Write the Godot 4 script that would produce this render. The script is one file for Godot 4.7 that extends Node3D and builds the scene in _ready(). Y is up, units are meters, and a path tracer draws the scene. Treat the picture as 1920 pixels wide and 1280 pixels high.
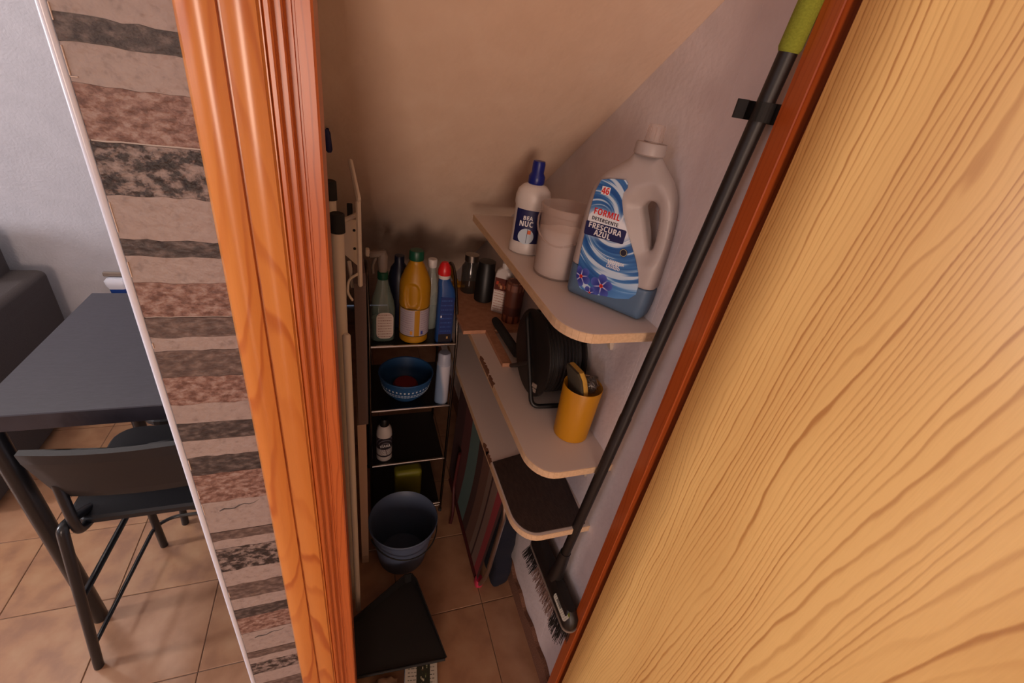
extends Node3D

var M := {}
var taken := {}
var rng := RandomNumberGenerator.new()

# ---------------------------------------------------------------- the place
func _ready() -> void:
	# camera
	var cam := Camera3D.new()
	cam.name = "camera"
	add_child(cam)
	var bx_ := Vector3(0.9409, 0.1482, 0.3046)
	var bz_ := Vector3(-0.3368, 0.5050, 0.7947)
	bx_ = bx_.normalized()
	bz_ = (bz_ - bx_ * bx_.dot(bz_)).normalized()
	cam.transform = Transform3D(Basis(bx_, bz_.cross(bx_), bz_), Vector3(0, 1.45, 0))
	cam.fov = rad_to_deg(2.0 * atan(640.0 / 835.0))
	cam.near = 0.02
	cam.far = 60.0
	cam.current = true
	# sky and exposure
	var we := WorldEnvironment.new()
	we.name = "environment"
	var e := Environment.new()
	e.background_mode = Environment.BG_SKY
	var sk := Sky.new()
	var pm := ProceduralSkyMaterial.new()
	pm.sky_top_color = c8(120, 160, 215)
	pm.sky_horizon_color = c8(210, 220, 232)
	pm.ground_bottom_color = c8(120, 112, 100)
	pm.ground_horizon_color = c8(190, 188, 184)
	sk.sky_material = pm
	e.sky = sk
	e.tonemap_mode = Environment.TONE_MAPPER_LINEAR
	e.tonemap_exposure = 1.0
	e.sdfgi_enabled = true
	e.ssao_enabled = true
	e.ssil_enabled = true
	we.environment = e
	add_child(we)
	# daylight through two left windows, and fill through an added unseen rear one
	daylight("window_and_fill_light", Vector3(-3.93, 1.5, -0.80), Vector3(1, 0, 0), Vector2(0.36, 1.3), c8(250, 246, 250), 8.6)
	daylight("window_and_fill_light", Vector3(-3.93, 1.5, 2.0), Vector3(1, 0, 0), Vector2(1.7, 1.3), c8(248, 238, 246), 1.4)
	daylight("window_and_fill_light", Vector3(-0.90, 1.20, 4.13), Vector3(0, 0, -1), Vector2(1.0, 1.4), c8(255, 220, 198), 7.6)  # added rear fill for the closet, no such window is seen
	materials()
	shell()
	living_room()
	shelves()
	top_shelf_things()
	middle_shelf_things()
	rack_and_contents()
	board_and_poles()
	floor_things()
	broom()

func daylight(called: String, at: Vector3, towards: Vector3, size: Vector2, color: Color, energy: float) -> void:
	var l := AreaLight3D.new()
	l.name = numbered(called)
	l.area_size = size
	l.light_color = color
	l.light_energy = energy
	l.area_range = 12.0
	l.area_attenuation = 2.0
	l.shadow_enabled = true
	add_child(l)
	l.transform = Transform3D(Basis.looking_at(towards, Vector3.UP), at)

# ---------------------------------------------------------------- nodes
func numbered(n: String) -> String:
	if not taken.has(n):
		taken[n] = 0
		return n
	taken[n] += 1
	return "%s_%03d" % [n, taken[n]]

func tag(o: Node3D, label: String, category: String, group := "") -> Node3D:
	o.set_meta("label", label)
	o.set_meta("category", category)
	if group != "":
		o.set_meta("group", group)
	return o

func thing(called: String, label: String, category: String, at := Vector3.ZERO, basis := Basis.IDENTITY, group := "") -> Node3D:
	var o := Node3D.new()
	o.name = numbered(called)
	add_child(o, true)
	o.transform = Transform3D(basis, at)
	tag(o, label, category, group)
	return o

func part(called: String, st, mat: Material, parent: Node3D, label := "") -> MeshInstance3D:
	var o := MeshInstance3D.new()
	o.name = called
	if st is SurfaceTool:
		st.generate_normals()
		o.mesh = st.commit()
	else:
		o.mesh = st
	o.material_override = mat
	parent.add_child(o, true)
	if label != "":
		o.set_meta("label", label)
	return o

func struct(called: String, st, mat: Material) -> MeshInstance3D:
	var o := part(called, st, mat, self)
	o.set_meta("kind", "structure")
	return o

func S() -> SurfaceTool:
	var st := SurfaceTool.new()
	st.begin(Mesh.PRIMITIVE_TRIANGLES)
	return st

# ---------------------------------------------------------------- shapes
func tri(st: SurfaceTool, a: Vector3, b: Vector3, c: Vector3, ua := Vector2.ZERO, ub := Vector2.ZERO, uc := Vector2.ZERO) -> void:
	st.set_uv(ua); st.add_vertex(a)
	st.set_uv(ub); st.add_vertex(b)
	st.set_uv(uc); st.add_vertex(c)

# rings of equal length, joined; seen from outside clockwise when they go up and turn from x to z
func rings(st: SurfaceTool, rr: Array, groups: Array = [], closed := true, cap0 := true, cap1 := true) -> void:
	var n: int = rr[0].size()
	var m: int = n if closed else n - 1
	for i in rr.size() - 1:
		var g: int = groups[i] if groups.size() > i else 0
		st.set_smooth_group(g)
		for j in m:
			var k: int = (j + 1) % n
			var u0 := float(j) / m
			var u1 := float(j + 1) / m
			var v0 := 1.0 - float(i) / (rr.size() - 1)
			var v1 := 1.0 - float(i + 1) / (rr.size() - 1)
			tri(st, rr[i][j], rr[i][k], rr[i + 1][k], Vector2(u0, v0), Vector2(u1, v0), Vector2(u1, v1))
			tri(st, rr[i][j], rr[i + 1][k], rr[i + 1][j], Vector2(u0, v0), Vector2(u1, v1), Vector2(u0, v1))
	st.set_smooth_group(-1)
	for e in [[cap0, 0], [cap1, rr.size() - 1]]:
		if not e[0]:
			continue
		var r = rr[e[1]]
		var c := Vector3.ZERO
		for p in r:
			c += p
		c /= n
		for j in n:
			if e[1] == 0:
				tri(st, c, r[(j + 1) % n], r[j])
			else:
				tri(st, c, r[j], r[(j + 1) % n])

# profile of (radius, height) turned about y
func lathe(st: SurfaceTool, prof: Array, seg := 32, xf := Transform3D.IDENTITY, squash := 1.0, cap0 := true, cap1 := true) -> void:
	var rr := []
	var gr := []
	var g := 0
	for i in prof.size():
		var r := PackedVector3Array()
		for j in seg:
			var a := TAU * j / seg
			r.append(xf * Vector3(cos(a) * prof[i].x, prof[i].y, sin(a) * prof[i].x * squash))
		rr.append(r)
		if i < prof.size() - 1:
			if i > 0:
				var d0: Vector2 = prof[i] - prof[i - 1]
				var d1: Vector2 = prof[i + 1] - prof[i]
				if absf(d0.angle_to(d1)) > 0.7:
					g += 1
			gr.append(g)
	rings(st, rr, gr, true, cap0, cap1)

func rrect(w: float, h: float, r: float, seg := 3) -> PackedVector2Array:
	var o := PackedVector2Array()
	var cs := [Vector2(w / 2 - r, h / 2 - r), Vector2(-w / 2 + r, h / 2 - r), Vector2(-w / 2 + r, -h / 2 + r), Vector2(w / 2 - r, -h / 2 + r)]
	for q in 4:
		for i in seg + 1:
			var a := PI / 2 * (q + float(i) / seg)
			o.append(cs[q] + Vector2(cos(a), sin(a)) * r)
	return o

# a loft of outlines in (x, z) at heights y: list of [outline, y]
func loft(st: SurfaceTool, list: Array, smooth := true, xf := Transform3D.IDENTITY, cap0 := true, cap1 := true) -> void:
	var rr := []
	var gr := []
	for e in list:
		var r := PackedVector3Array()
		for p in e[0]:
			r.append(xf * Vector3(p.x, e[1], p.y))
		rr.append(r)
		gr.append(0 if smooth else -1)
	rings(st, rr, gr, true, cap0, cap1)

# box with chamfered edges, centre c
func bx(st: SurfaceTool, c: Vector3, s: Vector3, r := 0.0015, basis := Basis.IDENTITY) -> void:
	r = minf(r, minf(s.x, minf(s.y, s.z)) * 0.45)
	var xf := Transform3D(basis, c)
	var full := rrect(s.x, s.z, r, 1)
	var small := rrect(s.x - 2 * r, s.z - 2 * r, r * 0.01, 1)
	loft(st, [[small, -s.y / 2], [full, -s.y / 2 + r], [full, s.y / 2 - r], [small, s.y / 2]], false, xf)

func box2(st: SurfaceTool, a: Vector3, b: Vector3, r := 0.0) -> void:
	bx(st, (a + b) / 2, (b - a).abs(), r if r > 0 else 0.0004)

func fillet(pts: Array, r: float, n := 5) -> Array:
	var o := [pts[0]]
	for i in range(1, pts.size() - 1):
		var p: Vector3 = pts[i]
		var a: Vector3 = pts[i - 1] - p
		var b: Vector3 = pts[i + 1] - p
		var q := minf(r, minf(a.length(), b.length()) * 0.48)
		var p0 := p + a.normalized() * q
		var p1 := p + b.normalized() * q
		for k in n + 1:
			var t := float(k) / n
			o.append(p0.lerp(p, t).lerp(p.lerp(p1, t), t))
	o.append(pts[-1])
	return o

func tube(st: SurfaceTool, pts: Array, rad, seg := 10, closed := false, cap := true) -> void:
	var rr := []
	var n: int = pts.size()
	var nrm := Vector3.ZERO
	for i in n:
		var t: Vector3
		if closed:
			t = (pts[(i + 1) % n] - pts[(i - 1 + n) % n]).normalized()
		else:
			t = (pts[mini(i + 1, n - 1)] - pts[maxi(i - 1, 0)]).normalized()
		if i == 0:
			nrm = t.cross(Vector3(0.31, 0.9, 0.21)).normalized() if absf(t.y) < 0.9 else t.cross(Vector3(0, 0.1, 1)).normalized()
		nrm = (nrm - t * nrm.dot(t)).normalized()
		var b := nrm.cross(t)
		var r: float = rad[i] if rad is Array or rad is PackedFloat32Array else rad
		var ring := PackedVector3Array()
		for j in seg:
			var a := TAU * j / seg
			ring.append(pts[i] + (nrm * cos(a) + b * sin(a)) * r)
		rr.append(ring)
	if closed:
		rr.append(rr[0])
	rings(st, rr, [], true, cap and not closed, cap and not closed)

# polygon in the plane (x, y) pushed out along z from z0 to z1, through xf
func prism(st: SurfaceTool, poly: PackedVector2Array, z0: float, z1: float, xf := Transform3D.IDENTITY, uvs := Rect2(0, 0, 1, 1)) -> void:
	if Geometry2D.is_polygon_clockwise(poly):
		poly = poly.duplicate()
		poly.reverse()
	var idx := Geometry2D.triangulate_polygon(poly)
	var flip := xf.basis.determinant() < 0
	st.set_smooth_group(-1)
	var f := func(p: Vector2) -> Vector2: return Vector2((p.x - uvs.position.x) / uvs.size.x, 1.0 - (p.y - uvs.position.y) / uvs.size.y)
	for i in range(0, idx.size(), 3):
		var a := poly[idx[i]]
		var b := poly[idx[i + 1]]
		var c := poly[idx[i + 2]]
		if ((b - a).cross(c - a) < 0) != flip:
			var t := b
			b = c
			c = t
		tri(st, xf * Vector3(a.x, a.y, z1), xf * Vector3(c.x, c.y, z1), xf * Vector3(b.x, b.y, z1), f.call(a), f.call(c), f.call(b))
		tri(st, xf * Vector3(a.x, a.y, z0), xf * Vector3(b.x, b.y, z0), xf * Vector3(c.x, c.y, z0), f.call(a), f.call(b), f.call(c))
	for i in poly.size():
		var a := poly[i]
		var b := poly[(i + 1) % poly.size()]
		var A0 := xf * Vector3(a.x, a.y, z0)
		var A1 := xf * Vector3(a.x, a.y, z1)
		var B0 := xf * Vector3(b.x, b.y, z0)
		var B1 := xf * Vector3(b.x, b.y, z1)
		if flip:
			var t := A0
			A0 = B0
			B0 = t
			t = A1
			A1 = B1
			B1 = t
		tri(st, A0, A1, B1, f.call(a), f.call(a), f.call(b))
		tri(st, A0, B1, B0, f.call(a), f.call(b), f.call(b))

# moulding: outline in (x, z), run up in y; a new smooth group starts at every corner sharper than 25 degrees
func moulding(st: SurfaceTool, prof: Array, y0: float, y1: float, uscale := 1.0) -> void:
	var g := 0
	var u := 0.0
	for i in prof.size() - 1:
		if i > 0:
			var d0: Vector2 = prof[i] - prof[i - 1]
			var d1: Vector2 = prof[i + 1] - prof[i]
			if absf(d0.angle_to(d1)) > 0.45:
				g += 1
		st.set_smooth_group(g)
		var a: Vector2 = prof[i]
		var b: Vector2 = prof[i + 1]
		var u2 := u + a.distance_to(b) * uscale
		tri(st, Vector3(a.x, y0, a.y), Vector3(a.x, y1, a.y), Vector3(b.x, y1, b.y), Vector2(u, y0), Vector2(u, y1), Vector2(u2, y1))
		tri(st, Vector3(a.x, y0, a.y), Vector3(b.x, y1, b.y), Vector3(b.x, y0, b.y), Vector2(u, y0), Vector2(u2, y1), Vector2(u2, y0))
		u = u2

# surface nets of a field f(p) < 0 inside
func nets(st: SurfaceTool, f: Callable, lo: Vector3, hi: Vector3, cell: float) -> void:
	var n := Vector3i(((hi - lo) / cell).ceil()) + Vector3i.ONE
	var val := PackedFloat32Array()
	val.resize(n.x * n.y * n.z)
	var i := 0
	for z in n.z:
		for y in n.y:
			for x in n.x:
				val[i] = f.call(lo + Vector3(x, y, z) * cell)
				i += 1
	var sx := 1
	var sy := n.x
	var sz := n.x * n.y
	var at := {}
	var offs := [0, sx, sy, sx + sy, sz, sx + sz, sy + sz, sx + sy + sz]
	var edges := [[0, 1], [2, 3], [4, 5], [6, 7], [0, 2], [1, 3], [4, 6], [5, 7], [0, 4], [1, 5], [2, 6], [3, 7]]
	for z in n.z - 1:
		for y in n.y - 1:
			for x in n.x - 1:
				var b := x + y * sy + z * sz
				var s := 0
				for o in offs:
					if val[b + o] < 0:
						s += 1
				if s == 0 or s == 8:
					continue
				var sum := Vector3.ZERO
				var c := 0
				for e in edges:
					var va := val[b + offs[e[0]]]
					var vb := val[b + offs[e[1]]]
					if (va < 0) != (vb < 0):
						var t := va / (va - vb)
						var pa := Vector3(e[0] & 1, (e[0] >> 1) & 1, e[0] >> 2)
						var pb := Vector3(e[1] & 1, (e[1] >> 1) & 1, e[1] >> 2)
						sum += pa.lerp(pb, t)
						c += 1
				at[b] = lo + (Vector3(x, y, z) + sum / c) * cell
	st.set_smooth_group(0)
	for b in at:
		for ax in 3:
			var d: int = [sx, sy, sz][ax]
			var e: int = [sy, sz, sx][ax]
			var g: int = [sz, sx, sy][ax]
			if (val[b] < 0) == (val[b + d] < 0):
				continue
			if not (at.has(b - e) and at.has(b - g) and at.has(b - e - g)):
				continue
			var p0: Vector3 = at[b]
			var p1: Vector3 = at[b - e]
			var p2: Vector3 = at[b - e - g]
			var p3: Vector3 = at[b - g]
			if val[b] < 0:
				tri(st, p0, p2, p1)
				tri(st, p0, p3, p2)
			else:
				tri(st, p0, p1, p2)
				tri(st, p0, p2, p3)

func sd_poly(p: Vector2, v: PackedVector2Array) -> float:
	var d := (p - v[0]).length_squared()
	var s := 1.0
	var j := v.size() - 1
	for i in v.size():
		var e := v[j] - v[i]
		var w := p - v[i]
		var b := w - e * clampf(w.dot(e) / e.dot(e), 0.0, 1.0)
		d = minf(d, b.dot(b))
		var c1 := p.y >= v[i].y
		var c2 := p.y < v[j].y
		var c3 := e.x * w.y > e.y * w.x
		if (c1 and c2 and c3) or (not c1 and not c2 and not c3):
			s = -s
		j = i
	return s * sqrt(d)

func letters(called: String, text: String, size: float, depth: float, mat: Material, parent: Node3D, at: Vector3, basis := Basis.IDENTITY, bold := true, squeeze := 1.0) -> MeshInstance3D:
	var t := TextMesh.new()
	var f := SystemFont.new()
	f.font_names = PackedStringArray(["Droid Sans"])
	if bold:
		f.font_weight = 700
	t.font = f
	t.text = text
	t.font_size = 64
	t.pixel_size = size / 46.0
	t.depth = depth
	t.curve_step = 4.0
	var o := part(called, t, mat, parent)
	o.transform = Transform3D(basis * Basis.from_scale(Vector3(squeeze, 1, 1)), at)
	return o

# ---------------------------------------------------------------- materials
func c8(r: int, g: int, b: int, a := 1.0) -> Color:
	return Color(r / 255.0, g / 255.0, b / 255.0, a)

func mat(c: Color, rough := 0.6, metal := 0.0) -> StandardMaterial3D:
	var m := StandardMaterial3D.new()
	m.albedo_color = c
	m.roughness = rough
	m.metallic = metal
	return m

func noise(seed_: int, freq: float, oct := 4, type := FastNoiseLite.TYPE_SIMPLEX_SMOOTH) -> FastNoiseLite:
	var n := FastNoiseLite.new()
	n.seed = seed_
	n.noise_type = type
	n.frequency = freq
	n.fractal_octaves = oct
	if oct >= 7:
		n.fractal_gain = 0.62
		n.domain_warp_enabled = true
		n.domain_warp_amplitude = 24.0
		n.domain_warp_frequency = 0.012
	return n

func ntex(seed_: int, freq: float, ramp: Array, oct := 4, w := 512, type := FastNoiseLite.TYPE_SIMPLEX_SMOOTH) -> NoiseTexture2D:
	var t := NoiseTexture2D.new()
	t.width = w
	t.height = w
	t.seamless = true
	t.noise = noise(seed_, freq, oct, type)
	var g := Gradient.new()
	var off := PackedFloat32Array()
	var col := PackedColorArray()
	for e in ramp:
		off.append(e[0])
		col.append(e[1])
	g.offsets = off
	g.colors = col
	t.color_ramp = g
	return t

func nbump(seed_: int, freq: float, oct := 3, strength := 4.0, w := 512) -> NoiseTexture2D:
	var t := NoiseTexture2D.new()
	t.width = w
	t.height = w
	t.seamless = true
	t.as_normal_map = true
	t.bump_strength = strength
	t.noise = noise(seed_, freq, oct)
	return t

func tri_mat(tex: Texture2D, scale: Vector3, rough: float, world := false) -> StandardMaterial3D:
	var m := mat(Color.WHITE, rough)
	m.albedo_texture = tex
	m.uv1_triplanar = true
	m.uv1_world_triplanar = world
	m.uv1_scale = scale
	return m

func bumpy(m: StandardMaterial3D, tex: Texture2D, s := 1.0) -> StandardMaterial3D:
	m.normal_enabled = true
	m.normal_texture = tex
	m.normal_scale = s
	if not m.uv1_triplanar:
		m.uv1_triplanar = true
		m.uv1_scale = Vector3(8, 8, 8)
	return m

func tex_mat(im: Image, rough := 0.5) -> StandardMaterial3D:
	var m := mat(Color.WHITE, rough)
	m.albedo_texture = ImageTexture.create_from_image(im)
	return m

# pine: growth rings cut lengthwise; light is early wood, dark is late wood
func pine(w: int, h: int, wm: float, hm: float, u0: float, slope: float, fine: float, light: Color, dark: Color, seed_: int) -> Image:
	var lo := noise(seed_, 1.0, 2)
	var md := noise(seed_ + 1, 1.0, 2)
	var fi := noise(seed_ + 2, 1.0, 2)
	var data := PackedByteArray()
	data.resize(w * h * 3)
	var at := 0
	for j in h:
		var y := hm * (1.0 - (j + 0.5) / h)
		for i in w:
			var u := wm * (i + 0.5) / w
			var d := absf(u - u0)
			var warp := lo.get_noise_2d(u * 3.2, y * 1.1) * 0.020 + md.get_noise_2d(u * 16.0, y * 3.6) * 0.0042 + md.get_noise_2d(u * 60.0 + 9.0, y * 16.0) * 0.0009
			var k := d + warp + slope * (y - 0.9) * exp(-pow(d / 0.22, 2.0))
			var ph := k * fine
			var o := maxf(0.0, k - 0.21)
			ph += o * o * fine * 2.5 + lo.get_noise_2d(u * 9.0 + 70.0, y * 0.25) * 2.2
			var cell := floorf(ph)
			var t := ph - cell
			var amp := 0.15 + 0.95 * clampf(absf(fi.get_noise_2d(cell * 7.3, y * 0.6 + cell)) * 1.7, 0.0, 1.0)
			var ring := (0.22 * t + 0.78 * smoothstep(0.62, 0.84, t)) * (1.0 - smoothstep(0.88, 1.0, t)) * amp
			var pore := fi.get_noise_2d(u * 900.0, y * 22.0)
			var s := clampf(ring + pore * 0.07 + 0.10 + lo.get_noise_2d(u * 5.0 + 30.0, y * 1.5) * 0.22, 0.0, 1.0)
			data[at] = int(lerpf(light.r, dark.r, s) * 255)
			data[at + 1] = int(lerpf(light.g, dark.g, s) * 255)
			data[at + 2] = int(lerpf(light.b, dark.b, s) * 255)
			at += 3
	return Image.create_from_data(w, h, false, Image.FORMAT_RGB8, data)

func materials() -> void:
	var plaster := nbump(11, 0.05, 4, 3.0)
	var w := tri_mat(ntex(12, 0.006, [[0.0, c8(172, 172, 180)], [1.0, c8(180, 180, 188)]]), Vector3(1.5, 1.5, 1.5), 0.9, true)
	M.room_wall = bumpy(w, plaster, 0.35)
	M.room_wall.uv1_scale = Vector3(3, 3, 3)
	M.closet_wall = bumpy(tri_mat(ntex(13, 0.01, [[0.0, c8(222, 212, 212)], [1.0, c8(234, 224, 224)]]), Vector3(2.2, 2.2, 2.2), 0.8, true), plaster, 0.25)
	M.slope = bumpy(tri_mat(ntex(14, 0.012, [[0.0, c8(234, 206, 182)], [0.6, c8(240, 213, 190)], [1.0, c8(244, 220, 198)]], 5), Vector3(1.6, 1.6, 1.6), 0.75, true), nbump(15, 0.02, 4, 5.0), 0.5)
	M.ceiling = mat(c8(225, 222, 218), 0.9)
	M.grout = mat(c8(120, 96, 80), 0.9)
	for k in 3:
		M["tile%d" % k] = tri_mat(ntex(20 + k, 0.008, [[0.1, c8(154 - 3 * k, 113 - 2 * k, 85)], [0.5, c8(167, 125, 96 - k)], [0.9, c8(174, 134 + k, 104)]], 5), Vector3(2.4, 2.4, 2.4), 0.32)
	M.light_brick = bumpy(tri_mat(ntex(30, 0.03, [[0.0, c8(136, 122, 118)], [0.35, c8(162, 147, 142)], [1.0, c8(170, 155, 150)]], 5), Vector3(5, 5, 5), 0.5), nbump(31, 0.03, 4, 5.0), 0.5)
	M.dark_brick = bumpy(tri_mat(ntex(32, 0.02, [[0.2, c8(52, 45, 46)], [0.55, c8(76, 67, 66)], [0.8, c8(104, 93, 90)]], 5), Vector3(7, 11, 7), 0.5), nbump(33, 0.03, 4, 5.0), 0.6)
	M.red_brick = bumpy(tri_mat(ntex(34, 0.02, [[0.25, c8(104, 74, 66)], [0.5, c8(140, 108, 98)], [0.75, c8(164, 142, 134)]], 7), Vector3(7, 10, 7), 0.5), nbump(35, 0.03, 4, 5.0), 0.7)
	M.black_brick = bumpy(tri_mat(ntex(36, 0.016, [[0.28, c8(36, 31, 32)], [0.48, c8(66, 57, 57)], [0.58, c8(120, 107, 103)], [0.8, c8(154, 140, 135)]], 8), Vector3(7, 9, 7), 0.5), nbump(37, 0.03, 4, 5.0), 0.8)
	M.brown_brick = bumpy(tri_mat(ntex(38, 0.02, [[0.2, c8(84, 69, 66)], [0.55, c8(104, 88, 83)], [0.85, c8(126, 109, 103)]], 5), Vector3(7, 11, 7), 0.5), nbump(33, 0.03, 4, 5.0), 0.6)
	M.caulk = mat(c8(222, 206, 196), 0.6)
	M.white_plastic = mat(c8(224, 230, 246), 0.22)
	M.door_wood = tex_mat(pine(900, 2000, 0.72, 1.7, 0.50, 0.20, 92.0, c8(226, 178, 108), c8(176, 120, 62), 5), 0.32)
	M.door_wood.clearcoat_enabled = true
	M.door_wood.clearcoat = 0.25
	M.door_wood.clearcoat_roughness = 0.3
	M.frame_wood = tex_mat(pine(256, 1400, 0.16, 1.75, 0.055, 0.10, 80.0, c8(222, 142, 68), c8(186, 98, 40), 41), 0.3)
	M.frame_wood.clearcoat_enabled = true
	M.frame_wood.clearcoat = 0.5
	M.frame_wood.clearcoat_roughness = 0.2
	M.jamb_wood = tex_mat(pine(256, 1400, 0.16, 1.75, 0.30, 0.05, 150.0, c8(208, 112, 52), c8(174, 84, 34), 47), 0.3)
	M.jamb_wood.clearcoat_enabled = true
	M.jamb_wood.clearcoat = 0.4
	M.jamb_wood.clearcoat_roughness = 0.25
	M.gap_shaded_core = mat(c8(84, 38, 18), 0.6)  # door core darkened to paint in the shade of the hinge gap
	M.dark_gap = mat(c8(60, 26, 14), 0.8)
	M.shelf_white = bumpy(mat(c8(222, 208, 200), 0.45), nbump(50, 0.05, 2, 1.0), 0.1)
	M.edge_band = tri_mat(ntex(51, 0.03, [[0.0, c8(206, 172, 136)], [1.0, c8(228, 196, 160)]], 4), Vector3(9, 9, 2), 0.6)
	M.chip = tri_mat(ntex(52, 0.05, [[0.0, c8(96, 60, 44)], [1.0, c8(150, 108, 84)]], 4), Vector3(9, 9, 9), 0.9)
	M.black = mat(c8(20, 18, 18), 0.45)
	M.black_gloss = mat(c8(14, 12, 13), 0.25)
	M.rubber = mat(c8(26, 25, 24), 0.75)
	M.table = bumpy(tri_mat(ntex(53, 0.03, [[0.0, c8(46, 45, 54)], [1.0, c8(55, 54, 64)]], 4), Vector3(1, 1, 9), 0.42), nbump(54, 0.08, 3, 1.0), 0.2)
	M.chair = mat(c8(19, 19, 23), 0.5)
	M.chair_tube = mat(c8(25, 25, 28), 0.3)
	M.sofa = bumpy(tri_mat(ntex(55, 0.12, [[0.0, c8(58, 52, 52)], [1.0, c8(84, 76, 76)]], 3), Vector3(5, 5, 5), 0.95), nbump(56, 0.25, 2, 6.0), 0.8)
	M.chrome = mat(c8(190, 186, 182), 0.18, 1.0)
	M.alu = mat(c8(176, 172, 170), 0.32, 1.0)
	M.cream_paint = mat(c8(226, 212, 192), 0.4)
	M.cover = bumpy(tri_mat(ntex(57, 0.08, [[0.0, c8(96, 80, 76)], [1.0, c8(134, 114, 108)]], 3), Vector3(14, 14, 14), 0.95), nbump(58, 0.2, 2, 6.0), 0.6)
	M.foam = mat(c8(190, 160, 136), 0.9)
	M.white_hdpe = mat(c8(214, 206, 202), 0.38)
	M.jug_body = mat(c8(178, 166, 162), 0.42)
	M.jug_body.backlight = Color(0.2, 0.19, 0.18)
	M.white_hdpe.backlight = Color(0.25, 0.24, 0.23)
	M.jug_liquid = mat(c8(84, 108, 134), 0.4)
	M.navy = mat(c8(20, 34, 120), 0.35)
	M.deep_navy = mat(c8(26, 30, 84), 0.5)
	M.print_white = mat(c8(236, 234, 236), 0.45)
	M.print_red = mat(c8(214, 36, 34), 0.45)
	M.print_black = mat(c8(30, 28, 44), 0.45)
	M.green_foam = bumpy(tri_mat(ntex(60, 0.06, [[0.0, c8(122, 132, 34)], [1.0, c8(160, 168, 58)]], 3), Vector3(12, 12, 12), 0.9), nbump(61, 0.15, 2, 4.0), 0.4)
	M.broom_black = mat(c8(28, 23, 21), 0.45)
	M.yellow_hdpe = mat(c8(176, 124, 16), 0.42)  # base colour lowered for the shade inside the rack
	M.cup = mat(c8(212, 146, 24, 0.74), 0.4)
	M.cup.transparency = BaseMaterial3D.TRANSPARENCY_ALPHA
	M.green_cap = mat(c8(14, 74, 52), 0.4)
	M.red_cap = mat(c8(206, 30, 34), 0.35)
	M.blue_bottle = mat(c8(34, 74, 136), 0.3)  # blue darkened too, standing in for the rack shade
	M.blue_label = mat(c8(24, 66, 150), 0.4)
	M.bucket = mat(c8(80, 92, 116), 0.5)
	M.bowl = mat(c8(38, 80, 126), 0.45)
	M.bowl_red = mat(c8(170, 50, 40), 0.5)
	M.print_pale = mat(c8(190, 206, 220), 0.5)
	M.board_brown = tri_mat(ntex(62, 0.02, [[0.0, c8(172, 120, 90)], [1.0, c8(196, 144, 112)]], 4), Vector3(4, 4, 4), 0.7)
	M.rug_dark = bumpy(tri_mat(ntex(63, 0.03, [[0.0, c8(46, 34, 30)], [1.0, c8(66, 50, 44)]], 4), Vector3(8, 8, 2), 0.6), nbump(64, 0.08, 3, 3.0), 0.3)
	M.cable = mat(c8(20, 17, 16), 0.5)
	M.sponge_yellow = bumpy(mat(c8(206, 158, 66), 0.9), nbump(65, 0.12, 3, 8.0), 0.8)
	M.scour = bumpy(mat(c8(74, 66, 50), 0.95), nbump(66, 0.2, 2, 8.0), 0.8)
	M.steel_wool = mat(c8(160, 154, 150), 0.3, 1.0)
	M.clear_plastic = mat(c8(206, 222, 214, 0.30), 0.15)
	M.clear_plastic.transparency = BaseMaterial3D.TRANSPARENCY_ALPHA
	M.clear_green = mat(c8(150, 176, 164, 0.30), 0.15)
	M.clear_green.transparency = BaseMaterial3D.TRANSPARENCY_ALPHA
	M.frosted = mat(c8(206, 184, 174, 0.34), 0.45)
	M.frosted.transparency = BaseMaterial3D.TRANSPARENCY_ALPHA
	M.powder = bumpy(mat(c8(244, 240, 240), 0.95), nbump(67, 0.2, 3, 6.0), 0.5)
	M.grey_plastic = mat(c8(132, 118, 108), 0.5)
	M.glass = mat(c8(220, 235, 240, 0.06), 0.02)
	M.glass.transparency = BaseMaterial3D.TRANSPARENCY_ALPHA
	M.jar = mat(c8(46, 44, 40, 0.6), 0.12)
	M.jar.transparency = BaseMaterial3D.TRANSPARENCY_ALPHA
	M.dustpan = mat(c8(15, 13, 13), 0.55)
	M.pink = mat(c8(190, 50, 80), 0.5)
	M.dark_red = mat(c8(74, 24, 24), 0.6)
	M.navy_cloth = bumpy(mat(c8(17, 20, 36), 0.95), nbump(68, 0.2, 2, 6.0), 0.6)
	M.bristle_black = mat(c8(20, 17, 16), 0.7)
	M.bristle_tan = mat(c8(124, 96, 84), 0.7)
	M.dark_sheet = mat(c8(26, 22, 22), 0.4)
	M.steel = mat(c8(150, 140, 132), 0.35, 1.0)
	M.orange = mat(c8(226, 104, 40), 0.5)
	M.bag = mat(c8(170, 140, 116), 0.6)
	M.bag_green = mat(c8(128, 124, 30), 0.5)

func wall_with_hole(st: SurfaceTool, a: Vector3, b: Vector3, h0: Vector3, h1: Vector3, h2 := Vector3.ZERO, h3 := Vector3.ZERO) -> void:
	# a thin box a..b with a rectangular hole h0..h1 (the hole spans the thin axis)
	if absf(b.x - a.x) < absf(b.z - a.z):
		box2(st, a, Vector3(b.x, b.y, h0.z))
		if h2 != Vector3.ZERO:
			wall_with_hole(st, Vector3(a.x, a.y, h1.z), b, h2, h3)
		else:
			box2(st, Vector3(a.x, a.y, h1.z), b)
		box2(st, Vector3(a.x, a.y, h0.z), Vector3(b.x, h0.y, h1.z))
		box2(st, Vector3(a.x, h1.y, h0.z), Vector3(b.x, b.y, h1.z))
	else:
		box2(st, a, Vector3(h0.x, b.y, b.z))
		box2(st, Vector3(h1.x, a.y, a.z), b)
		box2(st, Vector3(h0.x, a.y, a.z), Vector3(h1.x, h0.y, b.z))
		box2(st, Vector3(h0.x, h1.y, a.z), Vector3(h1.x, b.y, b.z))

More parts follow.
